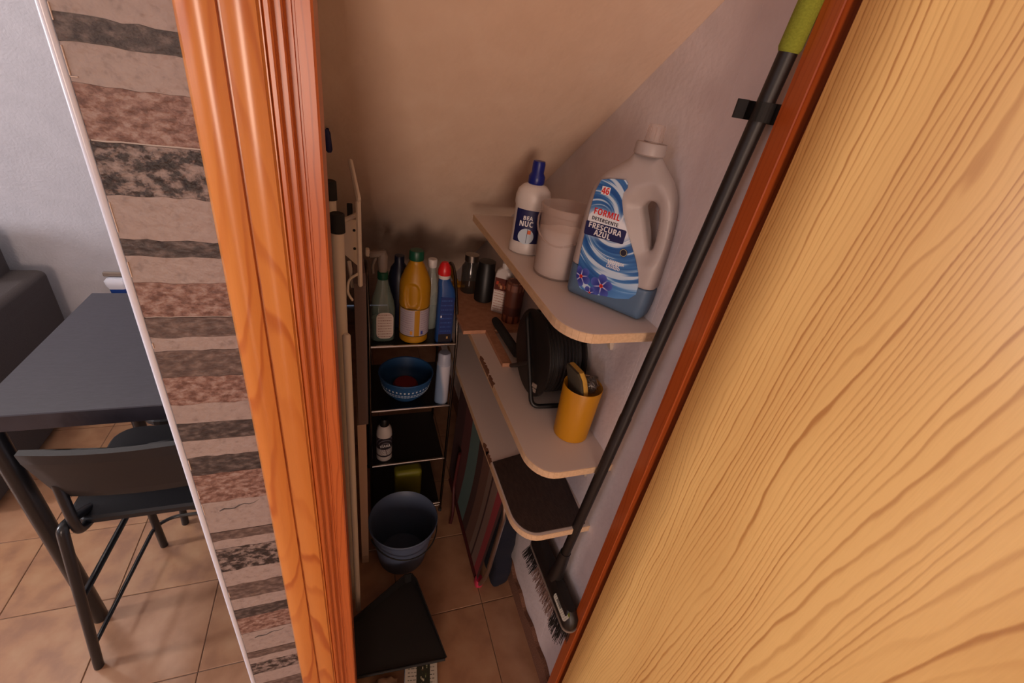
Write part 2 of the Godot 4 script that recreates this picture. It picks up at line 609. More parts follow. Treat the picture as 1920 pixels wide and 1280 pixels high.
func slope_y(z: float) -> float:
	return 1.575 + 0.72 * (z + 0.62)

func shell() -> void:
	var st := S()
	# floor slab (its top is the grout) and the tiles the photo lets one tell apart
	box2(st, Vector3(-4.1, -0.12, -3.1), Vector3(1.7, -0.0025, 4.3))
	var fl := struct("floor", st, M.grout)
	st = S()
	var P := 0.258
	var meshes := []
	for k in 3:
		var s2 := S()
		bx(s2, Vector3(0, -0.006, 0), Vector3(P - 0.0022, 0.012, P - 0.0022), 0.0012)
		s2.generate_normals()
		meshes.append(s2.commit())
	for i in range(-8, 5):
		for j in range(-9, 4):
			var c := Vector3(-0.413 + (i + 0.5) * P, 0, -0.725 + (j + 0.5) * P)
			var o := part("tile", meshes[posmod(i * 7 + j * 3 + i * j, 3)], M["tile%d" % posmod(i * 5 + j * 11 + i * j, 3)], fl)
			o.position = c
			o.rotation.y = PI / 2 * posmod(i * 3 + j * 5, 4)
	st = S()
	box2(st, Vector3(-4.1, -0.003, 0.05 + P), Vector3(1.7, 0, 4.3))
	box2(st, Vector3(-4.1, -0.003, -3.1), Vector3(-0.413 - 8 * P, 0, 0.05 + P))
	part("outer_tiles", st, M.tile1, fl)
	# closet: wall stub with bricks, left and right walls, sloping underside of the stairs
	st = S()
	box2(st, Vector3(-0.186, 0, -0.545), Vector3(-0.048, 2.6, -0.447))
	box2(st, Vector3(-0.048, 1.675, -0.545), Vector3(0.601, 2.6, -0.447))
	box2(st, Vector3(0.601, 0, -0.545), Vector3(1.7, 2.6, -0.447))
	var wf := struct("wall_front", st, M.room_wall)
	bricks(wf)
	st = S()
	box2(st, Vector3(-0.186, 0, -3.0), Vector3(-0.135, 2.6, -0.5451))
	struct("wall_left", st, M.room_wall)
	st = S()
	box2(st, Vector3(0.478, 0, -3.0), Vector3(0.60, 2.6, -0.5451))
	box2(st, Vector3(0.478, 0, -0.5451), Vector3(0.60, 1.6749, -0.4405))
	struct("wall_right", st, M.closet_wall)
	st = S()
	var poly := PackedVector2Array([Vector2(-0.5452, slope_y(-0.545)), Vector2(-2.80, slope_y(-2.80)), Vector2(-2.80, slope_y(-2.80) + 0.14), Vector2(-0.5452, slope_y(-0.545) + 0.14)])
	prism(st, poly, -0.1349, 0.4779, Transform3D(Basis(Vector3(0, 0, 1), Vector3(0, 1, 0), Vector3(1, 0, 0)), Vector3.ZERO))
	struct("ceiling", st, M.slope)
	# baseboard of the closet, chipped paint along its top
	st = S()
	var bb := PackedVector2Array([Vector2(-2.7, 0), Vector2(-0.4475, 0), Vector2(-0.4475, 0.066)])
	var zz := -0.46
	while zz > -1.3:
		bb.append(Vector2(zz, 0.064 + 0.006 * sin(zz * 61.0) + 0.005 * sin(zz * 23.0 + 1.0)))
		zz -= 0.013
	bb.append(Vector2(-2.7, 0.066))
	prism(st, bb, 0.4660, 0.4779, Transform3D(Basis(Vector3(0, 0, 1), Vector3(0, 1, 0), Vector3(1, 0, 0)), Vector3.ZERO))
	struct("baseboard_right", st, M.chip)
	# room around
	st = S()
	box2(st, Vector3(-4.1, 2.6, -3.1), Vector3(1.7, 2.72, 4.3))
	struct("ceiling_room", st, M.ceiling)
	st = S()
	box2(st, Vector3(-4.1, 0, -2.22), Vector3(-0.1861, 2.6, -2.10))
	struct("wall_back", st, M.room_wall)
	st = S()
	wall_with_hole(st, Vector3(-4.1, 0, -2.0999), Vector3(-3.98, 2.6, 4.3), Vector3(-4.1, 0.80, -1.05), Vector3(-3.98, 2.20, -0.55), Vector3(-4.1, 0.80, 1.1), Vector3(-3.98, 2.20, 2.9))
	struct("wall_window_side", st, M.room_wall)
	st = S()
	wall_with_hole(st, Vector3(-3.98, 0, 4.18), Vector3(1.58, 2.6, 4.3), Vector3(-1.45, 0.45, 4.18), Vector3(-0.35, 1.95, 4.3))
	struct("wall_rear", st, M.room_wall)
	st = S()
	box2(st, Vector3(1.58, 0, -0.4469), Vector3(1.7, 2.6, 4.3))
	struct("wall_side", st, M.room_wall)
	for k in 3:
		st = S()
		var g := S()
		var b := Basis.IDENTITY if k == 1 else Basis(Vector3.UP, PI / 2)
		var w: float = [0.50, 1.10, 1.80][k]
		var h := 1.5 if k == 1 else 1.40
		for q in [[Vector3(0, h / 2 - 0.025, 0), Vector3(w, 0.05, 0.05)], [Vector3(0, -h / 2 + 0.025, 0), Vector3(w, 0.05, 0.05)], [Vector3(-w / 2 + 0.025, 0, 0), Vector3(0.05, h - 0.1, 0.05)], [Vector3(w / 2 - 0.025, 0, 0), Vector3(0.05, h - 0.1, 0.05)]]:
			bx(st, q[0], q[1], 0.004)
		bx(g, Vector3.ZERO, Vector3(w - 0.1, h - 0.1, 0.006), 0.0005)
		var wn := struct("window_%d" % (k + 1), st, M.white_plastic)  # the rear window is added, out of view, to fill the closet
		wn.transform = Transform3D(b, [Vector3(-4.06, 1.5, -0.80), Vector3(-0.90, 1.20, 4.26), Vector3(-4.06, 1.5, 2.0)][k])
		part("pane", g, M.glass, wn)
	# white corner bead on the edge of the bricks
	st = S()
	var arc := []
	for i in 11:
		var a := PI * (1.15 - i * 0.13)
		arc.append(Vector2(-0.1837 + 0.0034 * cos(a), -0.4425 + 0.0034 * sin(a)))
	arc.push_front(Vector2(-0.1880, -0.452))
	arc.append(Vector2(-0.1803, -0.4471))
	moulding(st, arc, 0.0, 2.6)
	var tr := struct("trim_1", st, M.white_plastic)
	st = S()
	for q in [[1.447, 1.437], [1.423, 1.405], [1.317, 1.292], [1.266, 1.252], [1.184, 1.178], [1.028, 1.012], [0.978, 0.964], [0.953, 0.934], [0.765, 0.752], [0.648, 0.640]]:
		bx(st, Vector3(-0.1794, (q[0] + q[1]) / 2, -0.4405), Vector3(0.0007, q[0] - q[1], 0.002), 0.0002)
	bx(st, Vector3(-0.1775, 1.4046, -0.4402), Vector3(0.0045, 0.0007, 0.001), 0.0002)
	part("caulk", st, M.caulk, tr)
	# casing of the closet door: two ovolos, a groove between
	st = S()
	var pr := [Vector2(-0.1075, -0.4469), Vector2(-0.1070, -0.434), Vector2(-0.1058, -0.4265), Vector2(-0.1040, -0.4235)]
	for i in 9:
		var t := i / 8.0
		pr.append(Vector2(-0.1030 + 0.0235 * t, -0.4225 + 0.0046 * sin(PI * (0.08 + 0.80 * t))))
	pr.append_array([Vector2(-0.0792, -0.4262), Vector2(-0.0772, -0.4262), Vector2(-0.0766, -0.4205)])
	for i in 9:
		var t := i / 8.0
		pr.append(Vector2(-0.0762 + 0.0218 * t, -0.4202 + 0.0040 * sin(PI * (0.12 + 0.76 * t))))
	pr.append_array([Vector2(-0.0540, -0.4222), Vector2(-0.0530, -0.4246), Vector2(-0.0522, -0.4246), Vector2(-0.0520, -0.432)])
	moulding(st, pr, 0.0, 1.70, 1.0 / 0.16)
	var cs := struct("trim_2", st, wood_y(M.frame_wood))
	# jamb: small bead, rebate for the door, stop
	st = S()
	var jb := [Vector2(-0.0524, -0.4470), Vector2(-0.0524, -0.4300), Vector2(-0.0508, -0.4285), Vector2(-0.0480, -0.4285), Vector2(-0.0466, -0.4300), Vector2(-0.0466, -0.4400), Vector2(-0.0452, -0.4415),
		Vector2(-0.0412, -0.4415), Vector2(-0.0400, -0.4430), Vector2(-0.0400, -0.4555), Vector2(-0.0390, -0.4570), Vector2(-0.0352, -0.4570), Vector2(-0.0346, -0.4600), Vector2(-0.0330, -0.4600), Vector2(-0.0324, -0.4575),
		Vector2(-0.0215, -0.4575), Vector2(-0.0195, -0.4600), Vector2(-0.0195, -0.5480), Vector2(-0.0470, -0.5480), Vector2(-0.0470, -0.4472)]
	moulding(st, jb, 0.0, 1.675, 1.0 / 0.16)
	var jm := struct("trim_3", st, wood_y(M.jamb_wood))
	st = S()
	bx(st, Vector3(-0.0195, 0.435, -0.5), Vector3(0.0012, 0.05, 0.014), 0.0004)
	part("knot", st, M.dark_gap, jm)
	# hinge side and head of the frame
	st = S()
	box2(st, Vector3(0.4570, 0, -0.4400), Vector3(0.4999, 1.6749, -0.4135), 0.0012)
	var shaded_jamb_wood := wood_tri(M.jamb_wood)
	shaded_jamb_wood.albedo_color = c8(222, 200, 190)  # copy of the jamb wood tinted darker for shade on this side
	struct("trim_4", st, shaded_jamb_wood)
	st = S()
	box2(st, Vector3(-0.1070, 1.70, -0.4469), Vector3(0.58, 1.755, -0.4215), 0.004)
	box2(st, Vector3(-0.0193, 1.655, -0.5448), Vector3(0.4779, 1.6749, -0.4480), 0.001)
	struct("trim_5", st, wood_tri(M.jamb_wood))
	# the open door: core with painted gap shade, veneer on its inner face
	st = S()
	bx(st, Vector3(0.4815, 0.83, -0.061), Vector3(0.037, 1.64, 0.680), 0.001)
	var dr := struct("door_1", st, M.gap_shaded_core)
	st = S()
	var r0 := [Vector3(0.4626, 0.012, -0.4005), Vector3(0.4626, 1.648, -0.4005), Vector3(0.4626, 1.648, 0.2785), Vector3(0.4626, 0.012, 0.2785)]
	var uvf := func(p: Vector3) -> Vector2: return Vector2((p.z + 0.4005) / 0.72, 1.0 - p.y / 1.7)
	var front := []
	for p in r0:
		front.append(Vector3(0.4618, p.y + (0.0012 if p.y < 1 else -0.0012), p.z + (0.0012 if p.z < 0 else -0.0012)))
	st.set_smooth_group(-1)
	tri(st, front[0], front[1], front[2], uvf.call(front[0]), uvf.call(front[1]), uvf.call(front[2]))
	tri(st, front[0], front[2], front[3], uvf.call(front[0]), uvf.call(front[2]), uvf.call(front[3]))
	for i in 4:
		var k := (i + 1) % 4
		tri(st, r0[i], r0[k], front[k], uvf.call(r0[i]), uvf.call(r0[k]), uvf.call(front[k]))
		tri(st, r0[i], front[k], front[i], uvf.call(r0[i]), uvf.call(front[k]), uvf.call(front[i]))
	part("veneer_panel", st, M.door_wood, dr)
	st = S()
	for y in [0.25, 1.4]:
		tube(st, [Vector3(0.497, y - 0.04, -0.4072), Vector3(0.497, y + 0.04, -0.4072)], 0.004, 10)
	part("hinge", st, M.steel, dr)

func wood_y(m: StandardMaterial3D) -> StandardMaterial3D:
	var c: StandardMaterial3D = m.duplicate()
	c.uv1_scale = Vector3(1, -1.0 / 1.75, 1)
	return c

func wood_tri(m: StandardMaterial3D) -> StandardMaterial3D:
	var c: StandardMaterial3D = m.duplicate()
	c.uv1_triplanar = true
	c.uv1_scale = Vector3(6, 0.57, 6)
	return c

func bricks(wall: Node3D) -> void:
	# boundaries downwards, kind of the strip below each, and whether a grout line lies on it
	var rows := [[1.511, "red", 1], [1.486, "black", 0], [1.470, "light", 0], [1.442, "dark", 0], [1.426, "light", 0], [1.4005, "red", 0],
		[1.363, "black", 1], [1.323, "light", 0], [1.286, "dark", 0], [1.271, "light", 0], [1.246, "red", 0],
		[1.211, "brown", 1], [1.189, "light", 0], [1.174, "brown", 0], [1.142, "red", 0], [1.107, "light", 0], [1.081, "dark", 0],
		[1.0565, "light", 1], [1.031, "dark", 0], [1.002, "red", 0], [0.954, "crack", 0], [0.929, "light", 0],
		[0.897, "brown", 1], [0.8795, "light", 0], [0.862, "black", 0], [0.813, "light", 0], [0.779, "brown", 0],
		[0.743, "light", 0], [0.717, "dark", 0], [0.693, "red", 0], [0.648, "crack", 0], [0.620, "light", 0],
		[0.589, "brown", 1], [0.570, "light", 0], [0.552, "black", 0], [0.516, "light", 0], [0.48, "brown", 0],
		[0.44, "light", 1], [0.41, "dark", 0], [0.38, "red", 0], [0.34, "light", 0], [0.30, "brown", 1], [0.27, "light", 0], [0.24, "black", 0], [0.2, "light", 0],
		[0.15, "red", 1], [0.1, "light", 0], [0.06, "dark", 0], [0.0, "end", 0]]
	var y := 1.511
	var up := []
	var kinds := ["light", "brown", "light", "dark", "red", "light", "black", "light"]
	var k := 0
	while y < 2.58:
		y = minf(y + 0.036 + 0.012 * sin(k * 2.3), 2.6)
		up.push_front([y, kinds[k % 8], 1 if k % 5 == 0 else 0])
		k += 1
	rows = up + rows
	rng.seed = 5
	var edge := []
	for i in rows.size():
		var e := []
		var amp := 0.0004 if rows[i][2] == 1 else 0.0011
		for q in 9:
			e.append(rows[i][0] + rng.randf_range(-amp, amp))
		edge.append(e)
	for i in rows.size() - 1:
		var kind: String = rows[i][1]
		var top: float = -0.0007 if rows[i][2] == 1 else -0.0001
		var bot: float = 0.0007 if rows[i + 1][2] == 1 else 0.0001
		var poly := PackedVector2Array()
		for q in 9:
			poly.append(Vector2(-0.1800 + 0.0765 * q / 8.0, edge[i + 1][q] + bot))
		for q in 9:
			poly.append(Vector2(-0.1035 - 0.0765 * q / 8.0, edge[i][8 - q] + top))
		var st := S()
		var proud := rng.randf_range(0.0, 0.0006)
		prism(st, poly, -0.4469, -0.4410 + proud)
		var mt: Material = M["light_brick"] if kind == "crack" else M[kind + "_brick"]
		var b := part("brick", st, mt, wall)
		if kind == "crack":
			st = S()
			var pts := []
			for q in 9:
				pts.append(Vector3(-0.163 + 0.0055 * q, rows[i][0] - 0.017 + 0.0012 * q + 0.002 * sin(q * 1.7), -0.4411 + proud))
			tube(st, pts, [0.0008, 0.0014, 0.0011, 0.0008, 0.0012, 0.0007, 0.0006, 0.0005, 0.0002], 6)
			part("crack", st, M.dark_brick, b)
	var st := S()
	box2(st, Vector3(-0.1800, 0, -0.4469), Vector3(-0.1035, 2.6, -0.4425))
	part("grout", st, M.caulk, wall)

func living_room() -> void:
	ceiling_lamp()
	# table
	var t := thing("dining_table", "small dark grey table with round black legs beyond the corner", "table", Vector3(-0.455, 0, -1.183))
	var st := S()
	bx(st, Vector3(0, 0.7245, 0), Vector3(0.49, 0.041, 0.545), 0.002)
	part("tabletop", st, M.table, t)
	for q in [[-1, 1], [1, 1], [-1, -1], [1, -1]]:
		st = S()
		lathe(st, [Vector2(0.017, 0), Vector2(0.0185, 0.01), Vector2(0.0185, 0.7038)], 20, Transform3D(Basis.IDENTITY, Vector3(q[0] * 0.2245 - 0.009, 0, q[1] * 0.251)))
		part("leg", st, M.chair_tube, t)
	# chairs
	var c := make_chair()
	c.position = Vector3(-0.415, 0, -0.98)
	tag(c, "black plastic chair with metal tube legs pushed under the grey table, back towards the corner", "chair", "chairs at the grey table")
	var d = c.duplicate()
	d.name = numbered("dining_chair")
	add_child(d)
	d.position = Vector3(-0.375, 0, -1.372)
	d.rotation.y = PI
	tag(d, "black tube-legged chair on the far side of the table, only its front leg showing", "chair", "chairs at the grey table")
	# sofa
	var s := thing("sofa", "dark grey fabric sofa at the left edge against the white wall", "sofa", Vector3(-1.9, 0, -1.72))
	st = S()
	soft(st, Vector3(-0.08, 0.2, 0.0), Vector3(1.40, 0.36, 0.70), 0.03)
	part("base", st, M.sofa, s)
	for k in 2:
		st = S()
		soft(st, Vector3(-0.35 + 0.56 * k - 0.12, 0.44, 0.05), Vector3(0.55, 0.13, 0.58), 0.05)
		part("seat_cushion", st, M.sofa, s)
	for k in [-1, 1]:
		st = S()
		soft(st, Vector3(k * 0.71, 0.29, 0.02), Vector3(0.19, 0.54, 0.70), 0.022)
		part("armrest", st, M.sofa, s)
	st = S()
	soft(st, Vector3(-0.02, 0.41, -0.26), Vector3(1.46, 0.66, 0.18), 0.06)
	part("backrest", st, M.sofa, s)
	# plug-in air freshener
	var p := thing("air_freshener", "small white plug-in air freshener with blue refill on the wall behind the table", "air freshener", Vector3(-0.915, 0.49, -2.0999))
	st = S()
	bx(st, Vector3(0.01, 0.030, 0.006), Vector3(0.085, 0.018, 0.012), 0.003)
	part("wall_plate", st, M.grey_plastic, p)
	st = S()
	loft(st, [[rrect(0.062, 0.03, 0.012), -0.026], [rrect(0.072, 0.036, 0.014), -0.01], [rrect(0.076, 0.036, 0.014), 0.008], [rrect(0.056, 0.026, 0.011), 0.018]], true, Transform3D(Basis.IDENTITY, Vector3(0.008, 0, 0.0181)))
	part("body", st, M.white_plastic, p)
	st = S()
	loft(st, [[rrect(0.038, 0.018, 0.008), -0.055], [rrect(0.056, 0.026, 0.01), -0.048], [rrect(0.060, 0.028, 0.011), -0.0262]], true, Transform3D(Basis.IDENTITY, Vector3(0.010, 0, 0.0181)))
	part("refill", st, M.blue_label, p)

func ceiling_lamp() -> void:
	var o := thing("ceiling_lamp", "round white glass ceiling lamp over the dining corner", "ceiling lamp", Vector3(-1.35, 2.6, -1.7))
	var st := S()
	lathe(st, [Vector2(0.0, -0.02), Vector2(0.07, -0.02), Vector2(0.07, 0.0), Vector2(0.0, 0.0)], 28, Transform3D.IDENTITY, 1.0, false, false)
	part("base", st, M.white_plastic, o)
	st = S()
	lathe(st, [Vector2(0.0, -0.16), Vector2(0.05, -0.15), Vector2(0.09, -0.125), Vector2(0.108, -0.09), Vector2(0.09, -0.05), Vector2(0.05, -0.02)], 28, Transform3D.IDENTITY, 1.0, false, false)
	var g := mat(c8(255, 248, 240), 0.5)
	g.emission_enabled = true
	g.emission = c8(255, 244, 232)
	g.emission_energy_multiplier = 2.0
	part("globe", st, g, o)
	var l := OmniLight3D.new()
	l.name = "ceiling_lamp_light"
	l.light_color = c8(255, 240, 226)
	l.light_energy = 0.75
	l.light_size = 0.09
	l.omni_range = 9.0
	l.omni_attenuation = 2.0
	l.shadow_enabled = true
	o.add_child(l)
	l.position = Vector3(0, -0.09, 0)

func soft(st: SurfaceTool, c: Vector3, s: Vector3, r: float) -> void:
	var l := []
	for i in 5:
		var a := PI / 2 * i / 4.0
		var k := r * (1.0 - sin(a))
		l.append([rrect(s.x - 2 * k, s.z - 2 * k, maxf(r - k * 0.6, 0.004), 4), -s.y / 2 + r * (1.0 - cos(a))])
	for i in 5:
		var a := PI / 2 * (1.0 - i / 4.0)
		var k := r * (1.0 - sin(a))
		l.append([rrect(s.x - 2 * k, s.z - 2 * k, maxf(r - k * 0.6, 0.004), 4), s.y / 2 - r * (1.0 - cos(a))])
	loft(st, l, true, Transform3D(Basis.IDENTITY, c))

func make_chair() -> Node3D:
	# local frame: back at +z, seat front at -z; x half width 0.2
	var c := thing("dining_chair", "", "chair")
	var st := S()
	var poly := rrect(0.392, 0.305, 0.05, 5)
	var small := rrect(0.380, 0.293, 0.046, 5)
	loft(st, [[small, 0.459], [poly, 0.463], [poly, 0.475], [small, 0.480]], false, Transform3D(Basis.IDENTITY, Vector3(0, 0, -0.037)))
	part("seat", st, M.chair, c)
	# backrest: a bowed slab leaning back
	st = S()
	var rr := []
	for i in 7:
		var v := i / 6.0
		var ring := PackedVector3Array()
		var y := lerpf(0.592, 0.748, v)
		var hw := lerpf(0.150, 0.160, v) * (1.0 if i > 0 and i < 6 else 0.985)
		var z := lerpf(0.158, 0.200, v)
		var th := 0.010 if i > 0 and i < 6 else 0.007
		for q in 13:
			var x := lerpf(-hw, hw, q / 12.0)
			ring.append(Vector3(x, y, z + th - 0.020 * pow(x / 0.17, 2.0)))
		for q in 13:
			var x := lerpf(hw, -hw, q / 12.0)
			ring.append(Vector3(x, y, z - th - 0.020 * pow(x / 0.17, 2.0)))
		ring.reverse()
		rr.append(ring)
	rings(st, rr, [0, 1, 1, 1, 1, 2])
	part("backrest", st, M.chair, c)
	for s in [-1.0, 1.0]:
		st = S()
		tube(st, fillet([Vector3(s * 0.2305, 0.0, 0.182), Vector3(s * 0.172, 0.508, 0.158), Vector3(s * 0.166, 0.500, 0.125), Vector3(s * 0.160, 0.450, 0.04)], 0.03, 6), 0.0105, 14)
		part("leg", st, M.chair_tube, c)
		st = S()
		tube(st, [Vector3(s * 0.180, 0.0, -0.158), Vector3(s * 0.165, 0.4595, -0.125)], 0.0105, 14)
		part("leg", st, M.chair_tube, c)
		st = S()
		tube(st, fillet([Vector3(s * 0.142, 0.64, 0.158), Vector3(s * 0.152, 0.515, 0.152), Vector3(s * 0.160, 0.468, 0.140), Vector3(s * 0.158, 0.451, 0.085), Vector3(s * 0.156, 0.450, 0.05)], 0.035, 6), 0.0095, 12)
		part("back_post", st, M.chair_tube, c)
		st = S()
		tube(st, [Vector3(s * 0.199, 0.270, 0.168), Vector3(s * 0.172, 0.285, -0.135)], 0.0075, 10)
		part("side_rail", st, M.chair_tube, c)
	st = S()
	tube(st, fillet([Vector3(-0.221, 0.085, 0.176), Vector3(-0.184, 0.098, -0.155), Vector3(-0.145, 0.098, -0.185), Vector3(0.145, 0.098, -0.185), Vector3(0.184, 0.098, -0.155), Vector3(0.221, 0.085, 0.176)], 0.05, 6), 0.0055, 10)
	part("stretcher", st, M.chair_tube, c)
	return c

# ---------------------------------------------------------------- shelves
func shelf(called: String, label: String, y: float, back: float, chips: Array) -> Node3D:
	var o := thing(called, label, "shelf", Vector3(0.31, y, -0.515))
	# outline seen from above in (x, -z): rounded front corner
	var W := 0.1678
	var L := back
	var out := PackedVector2Array([Vector2(W, 0)])
	for i in 9:
		var a := PI / 2 * i / 8.0
		out.append(Vector2(0.052 - 0.052 * sin(a), 0.065 - 0.065 * cos(a)))
	out.append(Vector2(0, L))
	out.append(Vector2(W, L))
	var flat := Transform3D(Basis(Vector3(1, 0, 0), Vector3(0, 0, -1), Vector3(0, 1, 0)), Vector3.ZERO)
	var st := S()
	prism(st, out, -0.017, 0.0, flat)
	part("board", st, M.shelf_white, o)
	st = S()
	# edge band round the front and the long edge
	var n := out.size() - 1
	st.set_smooth_group(-1)
	for i in n - 1:
		var a := out[i]
		var b := out[i + 1]
		var nn := Vector2(-(b - a).y, (b - a).x).normalized() * 0.0012
		var m0 := nn
		var q := [a, b, b + m0, a + m0]
		prism(st, PackedVector2Array(q), -0.0168, -0.0004, flat)
	part("edge_band", st, M.edge_band, o)
	if chips.size():
		st = S()
		rng.seed = int(y * 1000)
		for c in chips:
			var poly := PackedVector2Array([Vector2(-0.0016, c - 0.02), Vector2(-0.0016, c + 0.02)])
			for k in 8:
				poly.append(Vector2(rng.randf_range(0.0015, 0.0055), c + 0.018 - k * 0.005))
			prism(st, poly, -0.010, 0.0004, flat)
		part("chipped_edge", st, M.chip, o, "chipped edge with bare chipboard")
	# steel angle brackets under the board, on the wall
	for z in ([0.115, L - 0.12] if chips.size() == 0 else [0.07, L - 0.12]):
		st = S()
		prism(st, PackedVector2Array([Vector2(W, -0.0175), Vector2(W, -0.105), Vector2(W - 0.005, -0.105), Vector2(W - 0.034, -0.0175)]), -z - 0.006, -z + 0.006)
		bx(st, Vector3(W - 0.06, -0.0183, -z), Vector3(0.116, 0.002, 0.013), 0.0004)
		for k in 2:
			lathe(st, [Vector2(0.0035, 0), Vector2(0.0025, 0.0015)], 10, Transform3D(Basis(Vector3(0, 1, 0), Vector3(-1, 0, 0), Vector3(0, 0, 1)), Vector3(W - 0.0225 + 0.006 * k, -0.046 - 0.024 * k, -z)))
		part("bracket", st, M.cream_paint, o)
	return o

func shelves() -> void:
	shelf("wall_shelf", "top white wall shelf carrying the detergent jug, rounded front corner", 1.13, 0.615, [])
	shelf("wall_shelf", "middle white wall shelf carrying the cable reel and yellow cup, chipped edge", 0.825, 0.86, [0.30, 0.345, 0.385])
	shelf("wall_shelf", "lowest white wall shelf with a dark mat on its front end", 0.635, 0.84, [0.235, 0.265])
	var o := thing("shelf_mat", "dark brown mat lying on the front end of the lowest shelf", "mat", Vector3(0.31, 0.6354, -0.515))
	var st := S()
	var out := PackedVector2Array([Vector2(0.158, 0.006)])
	for i in 9:
		var a := PI / 2 * i / 8.0
		out.append(Vector2(0.050 - 0.046 * sin(a), 0.066 - 0.060 * cos(a)))
	out.append_array([Vector2(0.004, 0.215), Vector2(0.161, 0.245), Vector2(0.166, 0.13)])
	prism(st, out, 0.0, 0.0025, Transform3D(Basis(Vector3(1, 0, 0), Vector3(0, 0, -1), Vector3(0, 1, 0)), Vector3.ZERO))
	part("sheet", st, M.rug_dark, o)

# ---------------------------------------------------------------- top shelf
func jug_label() -> Image:
	var w := 512
	var h := 768
	var im := Image.create(w, h, false, Image.FORMAT_RGB8)
	var n := noise(77, 1.0, 2)
	var fl := [[Vector2(0.0217, 0.0423), 0.018, 0.3], [Vector2(0.0622, 0.0388), 0.020, 0.9], [Vector2(0.0448, 0.0195), 0.012, 0.1]]
	for j in h:
		for i in w:
			var s := 0.13 * i / w
			var y := 0.215 - 0.20 * j / h
			var d := Vector2(s - 0.040, y - 0.146)
			var r := d.length()
			var a := atan2(d.y, d.x)
			# streaks that wind out of the white centre
			var sw := a * 0.9 - log(r + 0.01) * 2.3
			var v := n.get_noise_2d(sw * 2.2 + 3.0, r * 16.0) * 1.0 + 0.24 * sin(sw * 7.0 + 1.2) + 0.4 * n.get_noise_2d(sw * 9.0, r * 20.0)
			var white := clampf(1.15 - absf(y - 0.137) / 0.036, 0.0, 1.0) * clampf(1.5 - absf(s - 0.045) / 0.05, 0.0, 1.0)
			var base := c8(84, 142, 200).lerp(c8(30, 82, 152), clampf(0.5 + v * 0.8, 0.0, 1.0))
			var hi := smoothstep(0.12, 0.5, -v)
			base = base.lerp(c8(214, 230, 244), clampf(hi * 0.9, 0.0, 1.0))
			base = base.lerp(c8(236, 240, 246), smoothstep(0.25, 0.85, white))
			# lower right fades into plain sky blue
			base = base.lerp(c8(110, 168, 226), smoothstep(0.075, 0.02, y) * smoothstep(0.03, 0.11, s) * 0.85)
			for f in fl:
				var q: Vector2 = Vector2(s, y) - f[0]
				var qr: float = q.length() / f[1]
				if qr < 1.1:
					var qa: float = atan2(q.y, q.x) + f[2]
					var pet := absf(cos(qa * 2.5))
					var lim := 0.55 + 0.5 * sqrt(pet)
					if qr < lim:
						var pc: Color = c8(92, 112, 200).lerp(c8(40, 44, 128), clampf(1.2 - qr + n.get_noise_2d(s * 900.0, y * 900.0) * 0.4, 0.0, 1.0))
						pc = pc.lerp(c8(226, 226, 246), smoothstep(0.28, 0.0, absf(sin(qa * 2.5 + PI / 2)) ) * 0.0 + smoothstep(0.10, 0.0, absf(fposmod(qa, TAU / 5) - TAU / 10) * qr) * 0.9 * smoothstep(1.0, 0.3, qr))
						if qr < 0.17:
							pc = c8(222, 60, 40)
						if qr < 0.07:
							pc = c8(90, 20, 30)
						base = pc
			im.set_pixel(i, j, base)
	return im

